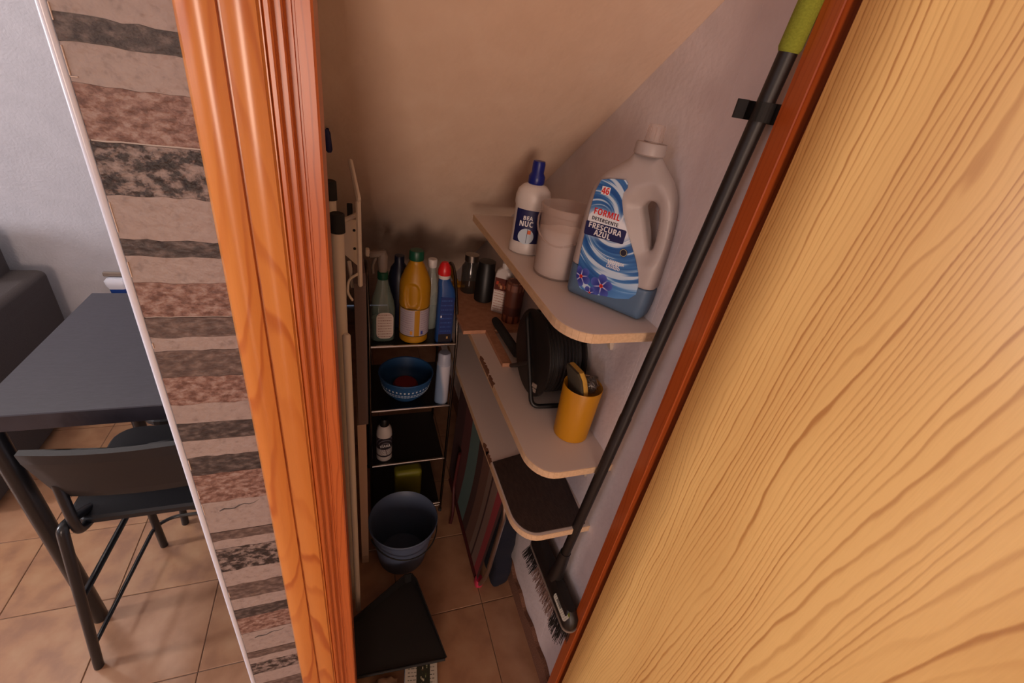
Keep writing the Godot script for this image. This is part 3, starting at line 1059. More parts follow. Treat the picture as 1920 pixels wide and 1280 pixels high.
func top_shelf_things() -> void:
	var A := Vector3(0.367, 1.1301, -0.659)
	var d := Vector3(0.5764, 0, 0.8172)
	var jb := Basis(d, Vector3.UP, d.cross(Vector3.UP))
	var o := thing("detergent_jug", "large white laundry detergent jug with a blue label and handle on the top shelf", "detergent jug", A, jb)
	var out := PackedVector2Array([Vector2(-0.001, 0.0), Vector2(-0.007, 0.008), Vector2(-0.0085, 0.05), Vector2(-0.0075, 0.11), Vector2(-0.006, 0.157), Vector2(-0.003, 0.183), Vector2(0.003, 0.2), Vector2(0.0125, 0.215), Vector2(0.028, 0.2285), Vector2(0.041, 0.240), Vector2(0.0475, 0.252),
		Vector2(0.0905, 0.252), Vector2(0.0985, 0.243), Vector2(0.117, 0.2237), Vector2(0.130, 0.2015), Vector2(0.1385, 0.175), Vector2(0.1435, 0.1435), Vector2(0.1455, 0.113), Vector2(0.1465, 0.08), Vector2(0.146, 0.03), Vector2(0.142, 0.008), Vector2(0.136, 0.0)])
	var hole := PackedVector2Array([Vector2(0.0875, 0.178), Vector2(0.0915, 0.186), Vector2(0.098, 0.190), Vector2(0.106, 0.189), Vector2(0.113, 0.182), Vector2(0.1185, 0.1625), Vector2(0.1225, 0.136), Vector2(0.122, 0.120), Vector2(0.1174, 0.117), Vector2(0.110, 0.132), Vector2(0.0985, 0.157)])
	var cell := 0.003
	var lo := Vector3(-0.018, -0.006, -0.064)
	var hi := Vector3(0.156, 0.262, 0.006)
	var nx := int(ceil((hi.x - lo.x) / cell)) + 2
	var cache := {}
	var field := func(p: Vector3) -> float:
		var key := roundi((p.x - lo.x) / cell) + nx * roundi((p.y - lo.y) / cell)
		var q: Vector2
		if cache.has(key):
			q = cache[key]
		else:
			var p2 := Vector2(p.x, p.y)
			q = Vector2(sd_poly(p2, out), sd_poly(p2, hole))
			cache[key] = q
		# thickness swells inwards and thins to the neck, grip round the hole is thinner
		var hz := 0.0275 - 0.012 * smoothstep(0.19, 0.25, p.y)
		hz -= 0.012 * smoothstep(0.030, 0.0, q.y)
		var r := 0.018
		var e := Vector2(q.x + r, absf(p.z + 0.029) - hz + r)
		var body := Vector2(maxf(e.x, 0), maxf(e.y, 0)).length() + minf(maxf(e.x, e.y), 0.0) - r
		var hr := 0.009
		var g := Vector2(-q.y + hr, 0.0)
		var k := maxf(body, -q.y)
		# rounded lip of the handle hole
		var sm := 0.008
		var hh := clampf(0.5 + 0.5 * (-q.y - body) / sm, 0.0, 1.0)
		k = lerpf(body, -q.y, hh) + sm * hh * (1.0 - hh)
		return k
	var level := func(p: Vector3) -> float: return p.y - (0.0575 + 0.06 * (p.x - 0.02) * 0.0)
	var st := S()
	nets(st, func(p: Vector3) -> float: return maxf(field.call(p), -(p.y - 0.0585)), Vector3(lo.x, 0.045, lo.z), hi, cell)
	part("body", st, M.jug_body, o)
	st = S()
	nets(st, func(p: Vector3) -> float: return maxf(field.call(p), p.y - 0.0582), lo, Vector3(hi.x, 0.069, hi.z), cell)
	part("liquid_filled_base", st, M.jug_liquid, o, "lower part showing blue liquid")
	st = S()
	lathe(st, [Vector2(0.021, 0.0), Vector2(0.0235, 0.002), Vector2(0.0235, 0.015), Vector2(0.0222, 0.018), Vector2(0.014, 0.0185)], 32, Transform3D(Basis.IDENTITY, Vector3(0.0695, 0.2495, -0.029)))
	part("collar", st, M.jug_body, o)
	st = S()
	lathe(st, [Vector2(0.0140, 0.0), Vector2(0.0128, 0.012), Vector2(0.0122, 0.022), Vector2(0.0112, 0.0245), Vector2(0.0, 0.0247)], 24, Transform3D(Basis.IDENTITY, Vector3(0.0705, 0.268, -0.029)), 1.0, true, false)
	for k in 10:
		var a := TAU * k / 10
		bx(st, Vector3(0.0705 + 0.0128 * cos(a), 0.279, -0.029 + 0.0128 * sin(a)), Vector3(0.0012, 0.020, 0.0012), 0.0002)
	part("cap", st, M.frosted, o, "clear ribbed cap")
	var lab := PackedVector2Array([Vector2(0.0166, 0.2039), Vector2(0.0336, 0.2091), Vector2(0.0554, 0.2125), Vector2(0.0595, 0.2092), Vector2(0.061, 0.2016), Vector2(0.0574, 0.1933), Vector2(0.0581, 0.1821), Vector2(0.0655, 0.1632), Vector2(0.0784, 0.1425), Vector2(0.0939, 0.1192), Vector2(0.1063, 0.1009), Vector2(0.1173, 0.0819), Vector2(0.1232, 0.0641), Vector2(0.1242, 0.0474), Vector2(0.1147, 0.0353), Vector2(0.0923, 0.0273), Vector2(0.0678, 0.0229), Vector2(0.0464, 0.018), Vector2(0.0243, 0.0205), Vector2(0.0125, 0.0396), Vector2(0.0111, 0.0677), Vector2(0.0100, 0.0875), Vector2(0.0100, 0.1140), Vector2(0.0095, 0.1332), Vector2(0.0095, 0.1525), Vector2(0.0100, 0.1683), Vector2(0.0115, 0.187)])
	st = S()
	prism(st, lab, -0.0030, 0.0004, Transform3D.IDENTITY, Rect2(0, 0.015, 0.13, 0.20))
	var lb := part("label", st, tex_mat(jug_label(), 0.4), o)
	letters("lettering", "FORMIL", 0.0098, 0.0006, M.print_red, lb, Vector3(0.0400, 0.1558, 0.0006), Basis.IDENTITY, true, 0.92)
	letters("lettering", "DETERGENTE", 0.0056, 0.0005, M.print_black, lb, Vector3(0.0400, 0.1442, 0.0006))
	st = S()
	prism(st, PackedVector2Array([Vector2(0.0090, 0.1375), Vector2(0.0775, 0.1405), Vector2(0.0800, 0.139), Vector2(0.0795, 0.1195), Vector2(0.0770, 0.1180), Vector2(0.0105, 0.1145), Vector2(0.0085, 0.116), Vector2(0.0078, 0.136)]), 0.0002, 0.0009)
	part("name_panel", st, M.deep_navy, lb)
	letters("lettering", "FRESCURA", 0.0088, 0.0005, M.print_white, lb, Vector3(0.0430, 0.1325, 0.0011))
	letters("lettering", "AZUL", 0.0088, 0.0005, M.print_white, lb, Vector3(0.0410, 0.1222, 0.0011))
	st = S()
	bx(st, Vector3(0.0285, 0.1895, 0.0006), Vector3(0.0145, 0.0125, 0.0006), 0.0003)
	part("count_panel", st, M.print_white, lb)
	letters("lettering", "46", 0.0100, 0.0005, M.print_red, lb, Vector3(0.0285, 0.1893, 0.0011), Basis.IDENTITY, true, 0.85)
	st = S()
	lathe(st, [Vector2(0.0068, 0), Vector2(0.0068, 0.0006)], 24, Transform3D(Basis(Vector3.RIGHT, PI / 2), Vector3(0.0845, 0.1058, 0.0003)))
	part("seal", st, M.print_black, lb)
	st = S()
	for k in 24:
		var a := TAU * k / 24
		bx(st, Vector3(0.0845 + 0.0056 * cos(a), 0.1058 + 0.0056 * sin(a), 0.0010), Vector3(0.0010, 0.0010, 0.0003), 0.0001)
	part("seal_ring", st, mat(c8(200, 196, 160), 0.5), lb)
	var n := 0
	for tx in ["LIMPIEZA", "EFICAZ", "LAVADO"]:
		var l := letters("lettering", tx, 0.0034, 0.0003, M.print_white, lb, Vector3(0.0690 + [0.0075, 0.0045, 0.005][n], 0.0860 - 0.0048 * n, 0.0006))
		n += 1
	# tub of powder
	o = thing("powder_tub", "small frosted plastic tub half full of white powder, beside the detergent jug", "tub", Vector3(0.3865, 1.1301, -0.752))
	st = S()
	lathe(st, [Vector2(0.0435, 0.0), Vector2(0.0465, 0.003), Vector2(0.0500, 0.118), Vector2(0.0525, 0.120), Vector2(0.0530, 0.131), Vector2(0.0515, 0.133), Vector2(0.0495, 0.131), Vector2(0.0485, 0.118), Vector2(0.0452, 0.004), Vector2(0.0, 0.0035)], 40, Transform3D.IDENTITY, 1.0, true, false)
	part("tub_wall", st, M.frosted, o)
	st = S()
	var pw := []
	for i in 5:
		var ring := PackedVector3Array()
		for j in 32:
			var a := TAU * j / 32
			var r: float = [0.0440, 0.0446, 0.0470, 0.0470, 0.030][i]
			var y: float = [0.0045, 0.006, 0.070, 0.083 + 0.006 * sin(a * 2.0 + 1.4) + 0.003 * sin(a * 7.0), 0.088][i]
			if i == 2:
				y = 0.070
			ring.append(Vector3(cos(a) * r, y, sin(a) * r))
		pw.append(ring)
	rings(st, pw)
	var pdr := part("powder", st, M.powder, o)
	pdr.set_meta("kind", "stuff")
	st = S()
	var hp := []
	for i in 15:
		var a := PI * i / 14.0
		hp.append(Vector3(-0.0540 * cos(a) , 0.112 - 0.045 * sin(a), 0.0540 * sin(a) * 0.85).rotated(Vector3.UP, -0.75))
	tube(st, hp, 0.0022, 8)
	part("handle", st, M.frosted, o)
	# small white bottle with blue cap
	o = thing("cleaner_bottle", "white bottle with dark blue cap and navy label, back of the top shelf", "bottle", Vector3(0.3600, 1.1301, -0.868), Basis(Vector3.UP, -0.42))
	var body := [Vector2(0.030, 0.0), Vector2(0.0355, 0.003), Vector2(0.0362, 0.018), Vector2(0.0340, 0.024), Vector2(0.0340, 0.098), Vector2(0.0362, 0.104), Vector2(0.0362, 0.118), Vector2(0.0330, 0.131), Vector2(0.0250, 0.140), Vector2(0.0160, 0.144)]
	st = S()
	lathe(st, body, 36, Transform3D.IDENTITY, 0.78)
	part("body", st, M.white_hdpe, o)
	st = S()
	lathe(st, [Vector2(0.0155, 0.1435), Vector2(0.0165, 0.146), Vector2(0.0165, 0.158), Vector2(0.0125, 0.165), Vector2(0.0128, 0.182), Vector2(0.0115, 0.187), Vector2(0.0, 0.188)], 24, Transform3D.IDENTITY, 1.0, true, false)
	part("cap", st, M.navy, o)
	st = S()
	var lr := []
	for i in 3:
		var ring := PackedVector3Array()
		for j in 13:
			var a := PI / 2 + (j - 6) / 6.0 * 0.95
			ring.append(Vector3(cos(a) * 0.0344, 0.027 + 0.034 * i, sin(a) * 0.0344 * 0.78))
		lr.append(ring)
	rings(st, lr, [], false, false, false)
	lb = part("label", st, M.deep_navy, o)
	letters("lettering", "BEA", 0.0080, 0.0006, M.print_white, lb, Vector3(-0.003, 0.079, 0.0270))
	letters("lettering", "NUC", 0.0110, 0.0006, M.print_white, lb, Vector3(-0.005, 0.067, 0.0270), Basis.IDENTITY, true, 0.9)
	st = S()
	bx(st, Vector3(0.004, 0.0505, 0.0270), Vector3(0.007, 0.008, 0.001), 0.0003)
	part("orange_mark", st, M.orange, lb)
	st = S()
	lathe(st, [Vector2(0.0165, 0), Vector2(0.0165, 0.0006)], 24, Transform3D(Basis(Vector3.RIGHT, PI / 2), Vector3(-0.002, 0.041, 0.0262)))
	part("plate_picture", st, M.print_pale, lb)

# ---------------------------------------------------------------- middle shelf
const ALONG_X := Basis(Vector3(0, -1, 0), Vector3(1, 0, 0), Vector3(0, 0, 1))
const TO_ZY := Basis(Vector3(0, 0, 1), Vector3(0, 1, 0), Vector3(1, 0, 0))
const FLAT := Basis(Vector3(1, 0, 0), Vector3(0, 0, -1), Vector3(0, 1, 0))

func text_image(w: int, h: int, back: Color, ink: Color, seed_: int, lines: int, left := 0.08, right := 0.92) -> Image:
	# rows of print too small to read
	var im := Image.create(w, h, false, Image.FORMAT_RGB8)
	im.fill(back)
	var r := RandomNumberGenerator.new()
	r.seed = seed_
	for i in lines:
		var y := int(h * (i + 0.7) / (lines + 0.6))
		var x := w * left
		while x < w * right - 3:
			var l := r.randf_range(0.03, 0.12) * w
			im.fill_rect(Rect2i(int(x), y, int(minf(l, w * right - x)), maxi(1, int(h * 0.28 / lines))), back.lerp(ink, r.randf_range(0.4, 0.9)))
			x += l + w * 0.025
	return im

func middle_shelf_things() -> void:
	var Y := 0.8253
	# brown board with a long arm
	var o := thing("brown_board", "L-shaped brown wooden board lying on the back of the middle shelf", "board", Vector3(0.288, Y, -1.03))
	var st := S()
	prism(st, PackedVector2Array([Vector2(0, 0), Vector2(0.064, 0), Vector2(0.064, -0.165), Vector2(0.088, -0.165), Vector2(0.088, 0.0), Vector2(0.186, 0.0), Vector2(0.186, 0.33), Vector2(0.0, 0.33)]), 0.0, 0.011, Transform3D(FLAT, Vector3.ZERO))
	part("board", st, M.board_brown, o)
	# cable reel
	o = thing("cable_reel", "black extension cable reel on a bent tube frame on the middle shelf", "cable reel", Vector3(0.420, Y, -0.770))
	for s in [-1, 1]:
		st = S()
		lathe(st, [Vector2(0.0, 0.0), Vector2(0.096, 0.0), Vector2(0.099, 0.002), Vector2(0.099, 0.005), Vector2(0.096, 0.007), Vector2(0.060, 0.0075), Vector2(0.055, 0.0045), Vector2(0.0, 0.0045)], 48, Transform3D(ALONG_X, Vector3(-0.0435 if s < 0 else 0.040, 0.104, 0)), 1.0, false, false)
		part("flange", st, M.cable, o)
	st = S()
	var prof := [Vector2(0.05, -0.036)]
	for k in 9:
		for q in 6:
			var a := PI * q / 5.0
			prof.append(Vector2(0.0855 + 0.0050 * sin(a), -0.036 + 0.0084 * (k + 0.5 - 0.5 * cos(a))))
	prof.append(Vector2(0.05, 0.0396))
	lathe(st, prof, 48, Transform3D(ALONG_X, Vector3(0, 0.104, 0)), 1.0, false, false)
	var coil := part("wound_cable", st, M.cable, o)
	st = S()
	tube(st, fillet([Vector3(-0.034, 0.175, -0.055), Vector3(-0.0515, 0.178, -0.040), Vector3(-0.0515, 0.008, 0.072), Vector3(0.030, 0.008, 0.078), Vector3(0.0515, 0.008, 0.074), Vector3(0.0515, 0.178, -0.040), Vector3(0.034, 0.175, -0.055)], 0.02, 6), 0.0055, 10)
	tube(st, fillet([Vector3(-0.0515, 0.09, 0.018), Vector3(-0.0515, 0.008, -0.088), Vector3(0.0515, 0.008, -0.088), Vector3(0.0515, 0.09, 0.018)], 0.016, 6), 0.0050, 10)
	part("frame", st, M.black, o)
	st = S()
	tube(st, [Vector3(-0.040, 0.172, -0.055), Vector3(0.040, 0.172, -0.055)], 0.011, 14)
	part("grip", st, M.rubber, o)
	st = S()
	for k in 2:
		bx(st, Vector3(-0.046 + 0.001 * k, 0.054 - 0.013 * k, 0.056), Vector3(0.003, 0.010, 0.013), 0.0004, Basis(Vector3(0, 1, 0), 0.5))
	part("sticker", st, M.grey_plastic, coil, "small pale sticker")
	# black rod handle lying behind the reel
	o = thing("brush_handle", "black round brush handle lying on the brown board behind the cable reel", "handle", Vector3(0.392, Y + 0.011, -0.97))
	st = S()
	lathe(st, [Vector2(0.0, -0.098), Vector2(0.008, -0.096), Vector2(0.0125, -0.088), Vector2(0.0125, 0.07), Vector2(0.010, 0.09), Vector2(0.0, 0.094)], 16, Transform3D(Basis(Vector3(0, 1, 0), 0.05) * Basis(Vector3(1, 0, 0), -PI / 2), Vector3(0, 0.0127, -0.005)))
	part("grip", st, M.rubber, o)
	# yellow cup with sponge and steel wool
	var C := Vector3(0.4295, Y, -0.616)
	o = thing("yellow_cup", "translucent yellow plastic cup holding a sponge and steel wool, front of the middle shelf", "cup", C)
	st = S()
	lathe(st, [Vector2(0.0, 0.0), Vector2(0.0345, 0.0), Vector2(0.0365, 0.002), Vector2(0.0400, 0.124), Vector2(0.0392, 0.1255), Vector2(0.0380, 0.124), Vector2(0.0348, 0.004), Vector2(0.0, 0.003)], 40, Transform3D.IDENTITY, 1.0, false, false)
	part("cup_wall", st, M.cup, o)
	o = thing("sponge", "yellow and dark scouring sponge standing bent in the yellow cup", "sponge", C + Vector3(-0.013, 0.004, 0.0), Basis(Vector3.UP, 0.15))
	for k in 2:
		st = S()
		var rr := []
		for i in 11:
			var t := i / 10.0
			var c := Vector3(-0.002 + 0.012 * sin(t * PI * 1.1) - 0.006 * t - (0.020 * pow(maxf(0.0, t - 0.62), 1.3)), 0.004 + 0.164 * t - 0.020 * pow(maxf(0, t - 0.75), 1.5), 0)
			c.x += -0.0055 if k == 1 else 0.003
			var hw := (0.0255 if t < 0.95 else 0.019) * (1.0 if t > 0.05 else 0.9)
			var th := 0.0058 if k == 0 else 0.0028
			var ring := PackedVector3Array()
			for q in rrect(th * 2, hw * 2, th * 0.6, 2):
				ring.append(c + Vector3(q.x, 0, q.y))
			rr.append(ring)
		rings(st, rr)
		part("foam" if k == 0 else "scouring_pad", st, M.sponge_yellow if k == 0 else M.scour, o)
	# steel wool: one long tangled strand
	rng.seed = 9
	st = S()
	var ctr := Vector3(0.0145, 0.122, -0.002)
	for k in 60:
		var pts := []
		var ax := Vector3(rng.randf_range(-1, 1), rng.randf_range(-1, 1), rng.randf_range(-1, 1)).normalized()
		var up := ax.cross(Vector3(0.3, 0.8, 0.5)).normalized()
		var R := rng.randf_range(0.008, 0.0200)
		var off := Vector3(rng.randf_range(-1, 1), rng.randf_range(-1, 1), rng.randf_range(-1, 1)) * 0.004
		for q in 18:
			var a := TAU * q / 14.0
			pts.append(ctr + off + (up * cos(a) + ax.cross(up) * sin(a)) * (R + 0.0012 * sin(q * 2.3 + k)) + ax * 0.002 * sin(q * 3.1))
		tube(st, pts, 0.00042, 4)
	var sw := part("steel_wool", st, M.steel_wool, self)
	sw.position = C
	tag(sw, "tangled grey steel wool scourer in the yellow cup beside the sponge", "steel wool")
	# back of the middle shelf
	var B := Y + 0.0112
	o = thing("carton_bottle", "flat white bottle with a reddish brown printed label at the back of the middle shelf", "bottle", Vector3(0.424, B, -1.142), Basis(Vector3.UP, -0.62))
	st = S()
	loft(st, [[rrect(0.044, 0.026, 0.005), 0.0], [rrect(0.047, 0.029, 0.006), 0.003], [rrect(0.047, 0.029, 0.006), 0.118], [rrect(0.040, 0.026, 0.006), 0.132], [rrect(0.022, 0.02, 0.008), 0.140]], false)
	part("body", st, M.white_hdpe, o)
	st = S()
	lathe(st, [Vector2(0.010, 0.14), Vector2(0.010, 0.156), Vector2(0.0, 0.157)], 20, Transform3D.IDENTITY, 1.0, true, false)
	part("cap", st, M.white_hdpe, o)
	var li := text_image(128, 256, c8(226, 214, 206), c8(150, 60, 40), 4, 12)
	li.fill_rect(Rect2i(0, 0, 128, 92), c8(96, 40, 28))
	for k in 5:
		li.fill_rect(Rect2i(14 + 19 * k, 26 + (k * 13) % 30, 22, 26), [c8(190, 70, 40), c8(150, 90, 50), c8(206, 150, 110), c8(120, 50, 30), c8(180, 100, 60)][k])
	st = S()
	prism(st, PackedVector2Array([Vector2(-0.021, 0.006), Vector2(0.021, 0.006), Vector2(0.021, 0.112), Vector2(-0.021, 0.112)]), 0.0143, 0.0149, Transform3D.IDENTITY, Rect2(-0.021, 0.006, 0.042, 0.106))
	part("label", st, tex_mat(li, 0.6), o)
	o = thing("brown_can", "round brown printed can behind the flat white bottle on the middle shelf", "can", Vector3(0.4420, B, -1.085))
	st = S()
	lathe(st, [Vector2(0.0, 0.0), Vector2(0.026, 0.0), Vector2(0.0268, 0.002), Vector2(0.0268, 0.118), Vector2(0.024, 0.124), Vector2(0.0, 0.124)], 32, Transform3D.IDENTITY, 1.0, false, false)
	var ci := text_image(256, 128, c8(112, 62, 46), c8(206, 150, 126), 8, 4, 0.0, 1.0)
	ci.fill_rect(Rect2i(0, 66, 256, 40), c8(84, 40, 30))
	for k in 8:
		ci.fill_rect(Rect2i(10 + 31 * k, 72, 20, 26), c8(150, 86, 60))
	part("body", st, tex_mat(ci, 0.5), o)
	o = thing("black_canister", "plain black cylindrical canister at the back of the middle shelf", "canister", Vector3(0.3935, B, -1.222))
	st = S()
	lathe(st, [Vector2(0.0, 0.0), Vector2(0.027, 0.0), Vector2(0.029, 0.002), Vector2(0.029, 0.095), Vector2(0.026, 0.100), Vector2(0.026, 0.128), Vector2(0.0, 0.13)], 32, Transform3D.IDENTITY, 1.0, false, false)
	part("body", st, M.black, o)
	o = thing("dark_jar", "dark glass jar with a lid behind the black canister", "jar", Vector3(0.362, B, -1.285))
	st = S()
	lathe(st, [Vector2(0.0, 0.0), Vector2(0.026, 0.0), Vector2(0.028, 0.003), Vector2(0.028, 0.085), Vector2(0.020, 0.098), Vector2(0.020, 0.108)], 28, Transform3D.IDENTITY, 1.0, false, true)
	part("glass", st, M.jar, o)
	st = S()
	lathe(st, [Vector2(0.022, 0.104), Vector2(0.022, 0.124), Vector2(0.0, 0.126)], 28, Transform3D.IDENTITY, 1.0, true, false)
	part("lid", st, M.steel, o)
	o = thing("yellow_scraper", "yellow plastic scraper at the far back end of the middle shelf", "scraper", Vector3(0.318, B, -1.318))
	st = S()
	bx(st, Vector3(0.01, 0.006, 0), Vector3(0.052, 0.010, 0.03), 0.002)
	bx(st, Vector3(-0.004, 0.040, -0.004), Vector3(0.016, 0.070, 0.012), 0.002, Basis(Vector3(0, 0, 1), 0.45))
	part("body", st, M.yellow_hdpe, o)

# ---------------------------------------------------------------- rack
func rack_and_contents() -> void:
	var o := thing("storage_rack", "narrow four-tier black rack with chrome front rails inside the closet", "rack", Vector3(0.167, 0, -1.10))
	var tiers := [0.750, 0.516, 0.279, 0.046]
	var st: SurfaceTool
	for y in tiers:
		st = S()
		bx(st, Vector3(0, y - 0.004, -0.13), Vector3(0.236, 0.004, 0.250), 0.0008)
		part("shelf", st, M.dark_sheet, o)
		st = S()
		tube(st, [Vector3(-0.120, y, 0), Vector3(0.120, y, 0)], 0.0042, 10)
		if y < 0.1:
			tube(st, [Vector3(-0.120, y - 0.014, 0), Vector3(0.120, y - 0.014, 0)], 0.003, 8)
		part("rail", st, M.chrome, o)
	for s in [-1, 1]:
		st = S()
		tube(st, fillet([Vector3(s * 0.1235, 0.004, 0), Vector3(s * 0.1235, 0.80, 0), Vector3(s * 0.1235, 0.945, -0.10), Vector3(s * 0.1235, 0.945, -0.17), Vector3(s * 0.1235, 0.80, -0.262), Vector3(s * 0.1235, 0.004, -0.262)], 0.12, 8), 0.0046, 10)
		part("side_frame", st, mat(c8(96, 88, 82), 0.25, 1.0), o)
		for q in [0, -0.262]:
			st = S()
			lathe(st, [Vector2(0.006, 0), Vector2(0.0065, 0.012), Vector2(0.005, 0.014)], 12, Transform3D(Basis.IDENTITY, Vector3(s * 0.1235, 0, q)))
			part("foot", st, M.rubber, o)
	var Y := 0.7485
	# spray bottle
	var b := thing("spray_bottle", "clear spray bottle with a grey trigger head and oval label, left on the rack top", "spray bottle", Vector3(0.083, Y, -1.15), Basis.from_scale(Vector3(1, 1.09, 1)))
	st = S()
	loft(st, [[rrect(0.058, 0.040, 0.016, 5), 0.0], [rrect(0.066, 0.046, 0.02, 5), 0.004], [rrect(0.066, 0.046, 0.02, 5), 0.09], [rrect(0.058, 0.042, 0.019, 5), 0.115], [rrect(0.036, 0.032, 0.015, 5), 0.15], [rrect(0.024, 0.024, 0.0119, 5), 0.176]])
	part("body", st, M.clear_green, b)
	st = S()
	loft(st, [[rrect(0.060, 0.040, 0.017, 5), 0.003], [rrect(0.060, 0.040, 0.017, 5), 0.062]])
	part("liquid", st, mat(c8(92, 108, 100), 0.3), b)
	var li := text_image(128, 160, c8(214, 200, 190), c8(120, 60, 50), 14, 9, 0.1, 0.9)
	st = S()
	prism(st, Transform2D(0, Vector2(0.004, 0.049)) * rrect(0.046, 0.076, 0.016, 5), 0.0231, 0.0237, Transform3D.IDENTITY, Rect2(-0.019, 0.011, 0.046, 0.076))
	part("label", st, tex_mat(li, 0.5), b)
	st = S()
	lathe(st, [Vector2(0.0135, 0.172), Vector2(0.0145, 0.174), Vector2(0.0145, 0.190), Vector2(0.010, 0.192)], 20)
	part("collar", st, M.green_cap, b)
	st = S()
	loft(st, [[rrect(0.020, 0.020, 0.008, 3), 0.190], [rrect(0.026, 0.022, 0.009, 3), 0.205], [rrect(0.026, 0.022, 0.009, 3), 0.232], [rrect(0.016, 0.016, 0.007, 3), 0.240]])
	bx(st, Vector3(-0.014, 0.236, 0), Vector3(0.046, 0.016, 0.018), 0.004, Basis(Vector3(0, 0, 1), 0.12))
	part("spray_head", st, M.grey_plastic, b)
	st = S()
	tube(st, fillet([Vector3(-0.017, 0.226, 0), Vector3(-0.026, 0.208, 0), Vector3(-0.025, 0.186, 0)], 0.01), 0.004, 8)
	part("trigger", st, M.grey_plastic, b)
	st = S()
	bx(st, Vector3(-0.0385, 0.2395, 0), Vector3(0.010, 0.018, 0.018), 0.002)
	part("nozzle", st, M.cream_paint, b)
	# yellow bleach bottle
	b = thing("bleach_bottle", "yellow bottle with a dark green cap and white wrap label, middle of the rack top", "bottle", Vector3(0.170, Y, -1.148))
	st = S()
	var prof := [Vector2(0.036, 0.0), Vector2(0.0405, 0.004), Vector2(0.0405, 0.022), Vector2(0.0420, 0.026), Vector2(0.0420, 0.112), Vector2(0.0430, 0.116), Vector2(0.0430, 0.165), Vector2(0.0425, 0.178), Vector2(0.039, 0.192), Vector2(0.0300, 0.216), Vector2(0.0215, 0.234), Vector2(0.0180, 0.240), Vector2(0.0180, 0.252)]
	var fine := []
	for i in prof.size() - 1:
		var steps := maxi(1, int(prof[i].distance_to(prof[i + 1]) / 0.004))
		for k in steps:
			fine.append(prof[i].lerp(prof[i + 1], float(k) / steps))
	fine.append(prof[-1])
	var rr := []
	for p in fine:
		var ring := PackedVector3Array()
		for j in 72:
			var a := TAU * j / 72
			var r: float = p.x
			# hand grip pressed into the front left
			var ga := wrapf(a - PI * 0.60, -PI, PI)
			var e := Vector2(ga * 0.042 / 0.020, (p.y - 0.150) / 0.036)
			var w := maxf(absf(e.x), 0.0) ** 3.0 + absf(e.y) ** 3.0
			r -= 0.010 * smoothstep(1.25, 0.75, w)
			ring.append(Vector3(cos(a) * r, p.y, sin(a) * r))
		rr.append(ring)
	rings(st, rr)
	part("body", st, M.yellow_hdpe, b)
	st = S()
	lathe(st, [Vector2(0.0195, 0.246), Vector2(0.0200, 0.248), Vector2(0.0195, 0.268), Vector2(0.0175, 0.272), Vector2(0.0, 0.2722)], 28, Transform3D.IDENTITY, 1.0, true, false)
	part("cap", st, M.green_cap, b)
	for k in 2:
		var lr := []
		for i in 2:
			var ring := PackedVector3Array()
			for j in 13:
				var a: float = (PI * 0.535 if k == 0 else PI * 0.425) + (1 if k == 0 else -1) * 1.15 * j / 12.0
				ring.append(Vector3(cos(a) * 0.0425, 0.028 + 0.082 * i, sin(a) * 0.0425))
			if k == 0:
				ring.reverse()
			lr.append(ring)
		st = S()
		rings(st, lr, [], false, false, false)
		var im := text_image(128, 128, c8(176, 164, 172), c8(130, 110, 130), 30 + k, 11)
		im.fill_rect(Rect2i(98 if k == 0 else 12, 102, 18, 18), c8(206, 140, 40) if k == 0 else c8(60, 70, 150))
		part("label", st, tex_mat(im, 0.5), b)
	for y in [0.026, 0.112]:
		st = S()
		lathe(st, [Vector2(0.0426, y), Vector2(0.0426, y + 0.0025)], 40, Transform3D.IDENTITY, 1.0, false, false)
		part("label_border", st, mat(c8(60, 52, 30), 0.5), b)
	# blue bottle with red cap
	b = thing("toilet_cleaner", "blue bottle with a slanted neck and red cap, right on the rack top", "bottle", Vector3(0.2545, Y, -1.126))
	st = S()
	loft(st, [[rrect(0.046, 0.034, 0.010), 0.0], [rrect(0.050, 0.038, 0.012), 0.003], [rrect(0.049, 0.037, 0.012), 0.150], [Transform2D(0, Vector2(-0.002, 0)) * rrect(0.046, 0.034, 0.012), 0.170], [Transform2D(0, Vector2(-0.008, 0)) * rrect(0.036, 0.028, 0.011), 0.192], [Transform2D(0, Vector2(-0.010, 0)) * rrect(0.029, 0.027, 0.012), 0.204]])
	part("body", st, M.blue_bottle, b)
	st = S()
	lathe(st, [Vector2(0.0155, 0.203), Vector2(0.0165, 0.214)], 24, Transform3D(Basis.IDENTITY, Vector3(-0.0105, 0, 0)))
	part("neck_ring", st, M.white_hdpe, b)
	st = S()
	lathe(st, [Vector2(0.0175, 0.2135), Vector2(0.0182, 0.217), Vector2(0.0178, 0.228), Vector2(0.013, 0.242), Vector2(0.008, 0.249), Vector2(0.0, 0.250)], 24, Transform3D(Basis.IDENTITY, Vector3(-0.0105, 0, 0)), 1.0, true, false)
	part("cap", st, M.red_cap, b)
	li = text_image(128, 256, c8(18, 46, 112), c8(60, 100, 170), 21, 10)
	li.fill_rect(Rect2i(8, 100, 14, 12), c8(214, 220, 236))
	li.fill_rect(Rect2i(0, 206, 128, 50), c8(22, 18, 30))
	li.fill_rect(Rect2i(80, 220, 16, 14), c8(190, 150, 90))
	st = S()
	prism(st, PackedVector2Array([Vector2(-0.019, 0.004), Vector2(0.019, 0.004), Vector2(0.0185, 0.150), Vector2(-0.0185, 0.152)]), 0.0188, 0.0194, Transform3D.IDENTITY, Rect2(-0.019, 0.004, 0.038, 0.148))
	part("label", st, tex_mat(li, 0.4), b)
	b = thing("clear_bottle", "slim clear bottle with a white cap between the yellow and blue bottles", "bottle", Vector3(0.2265, Y, -1.215))
	st = S()
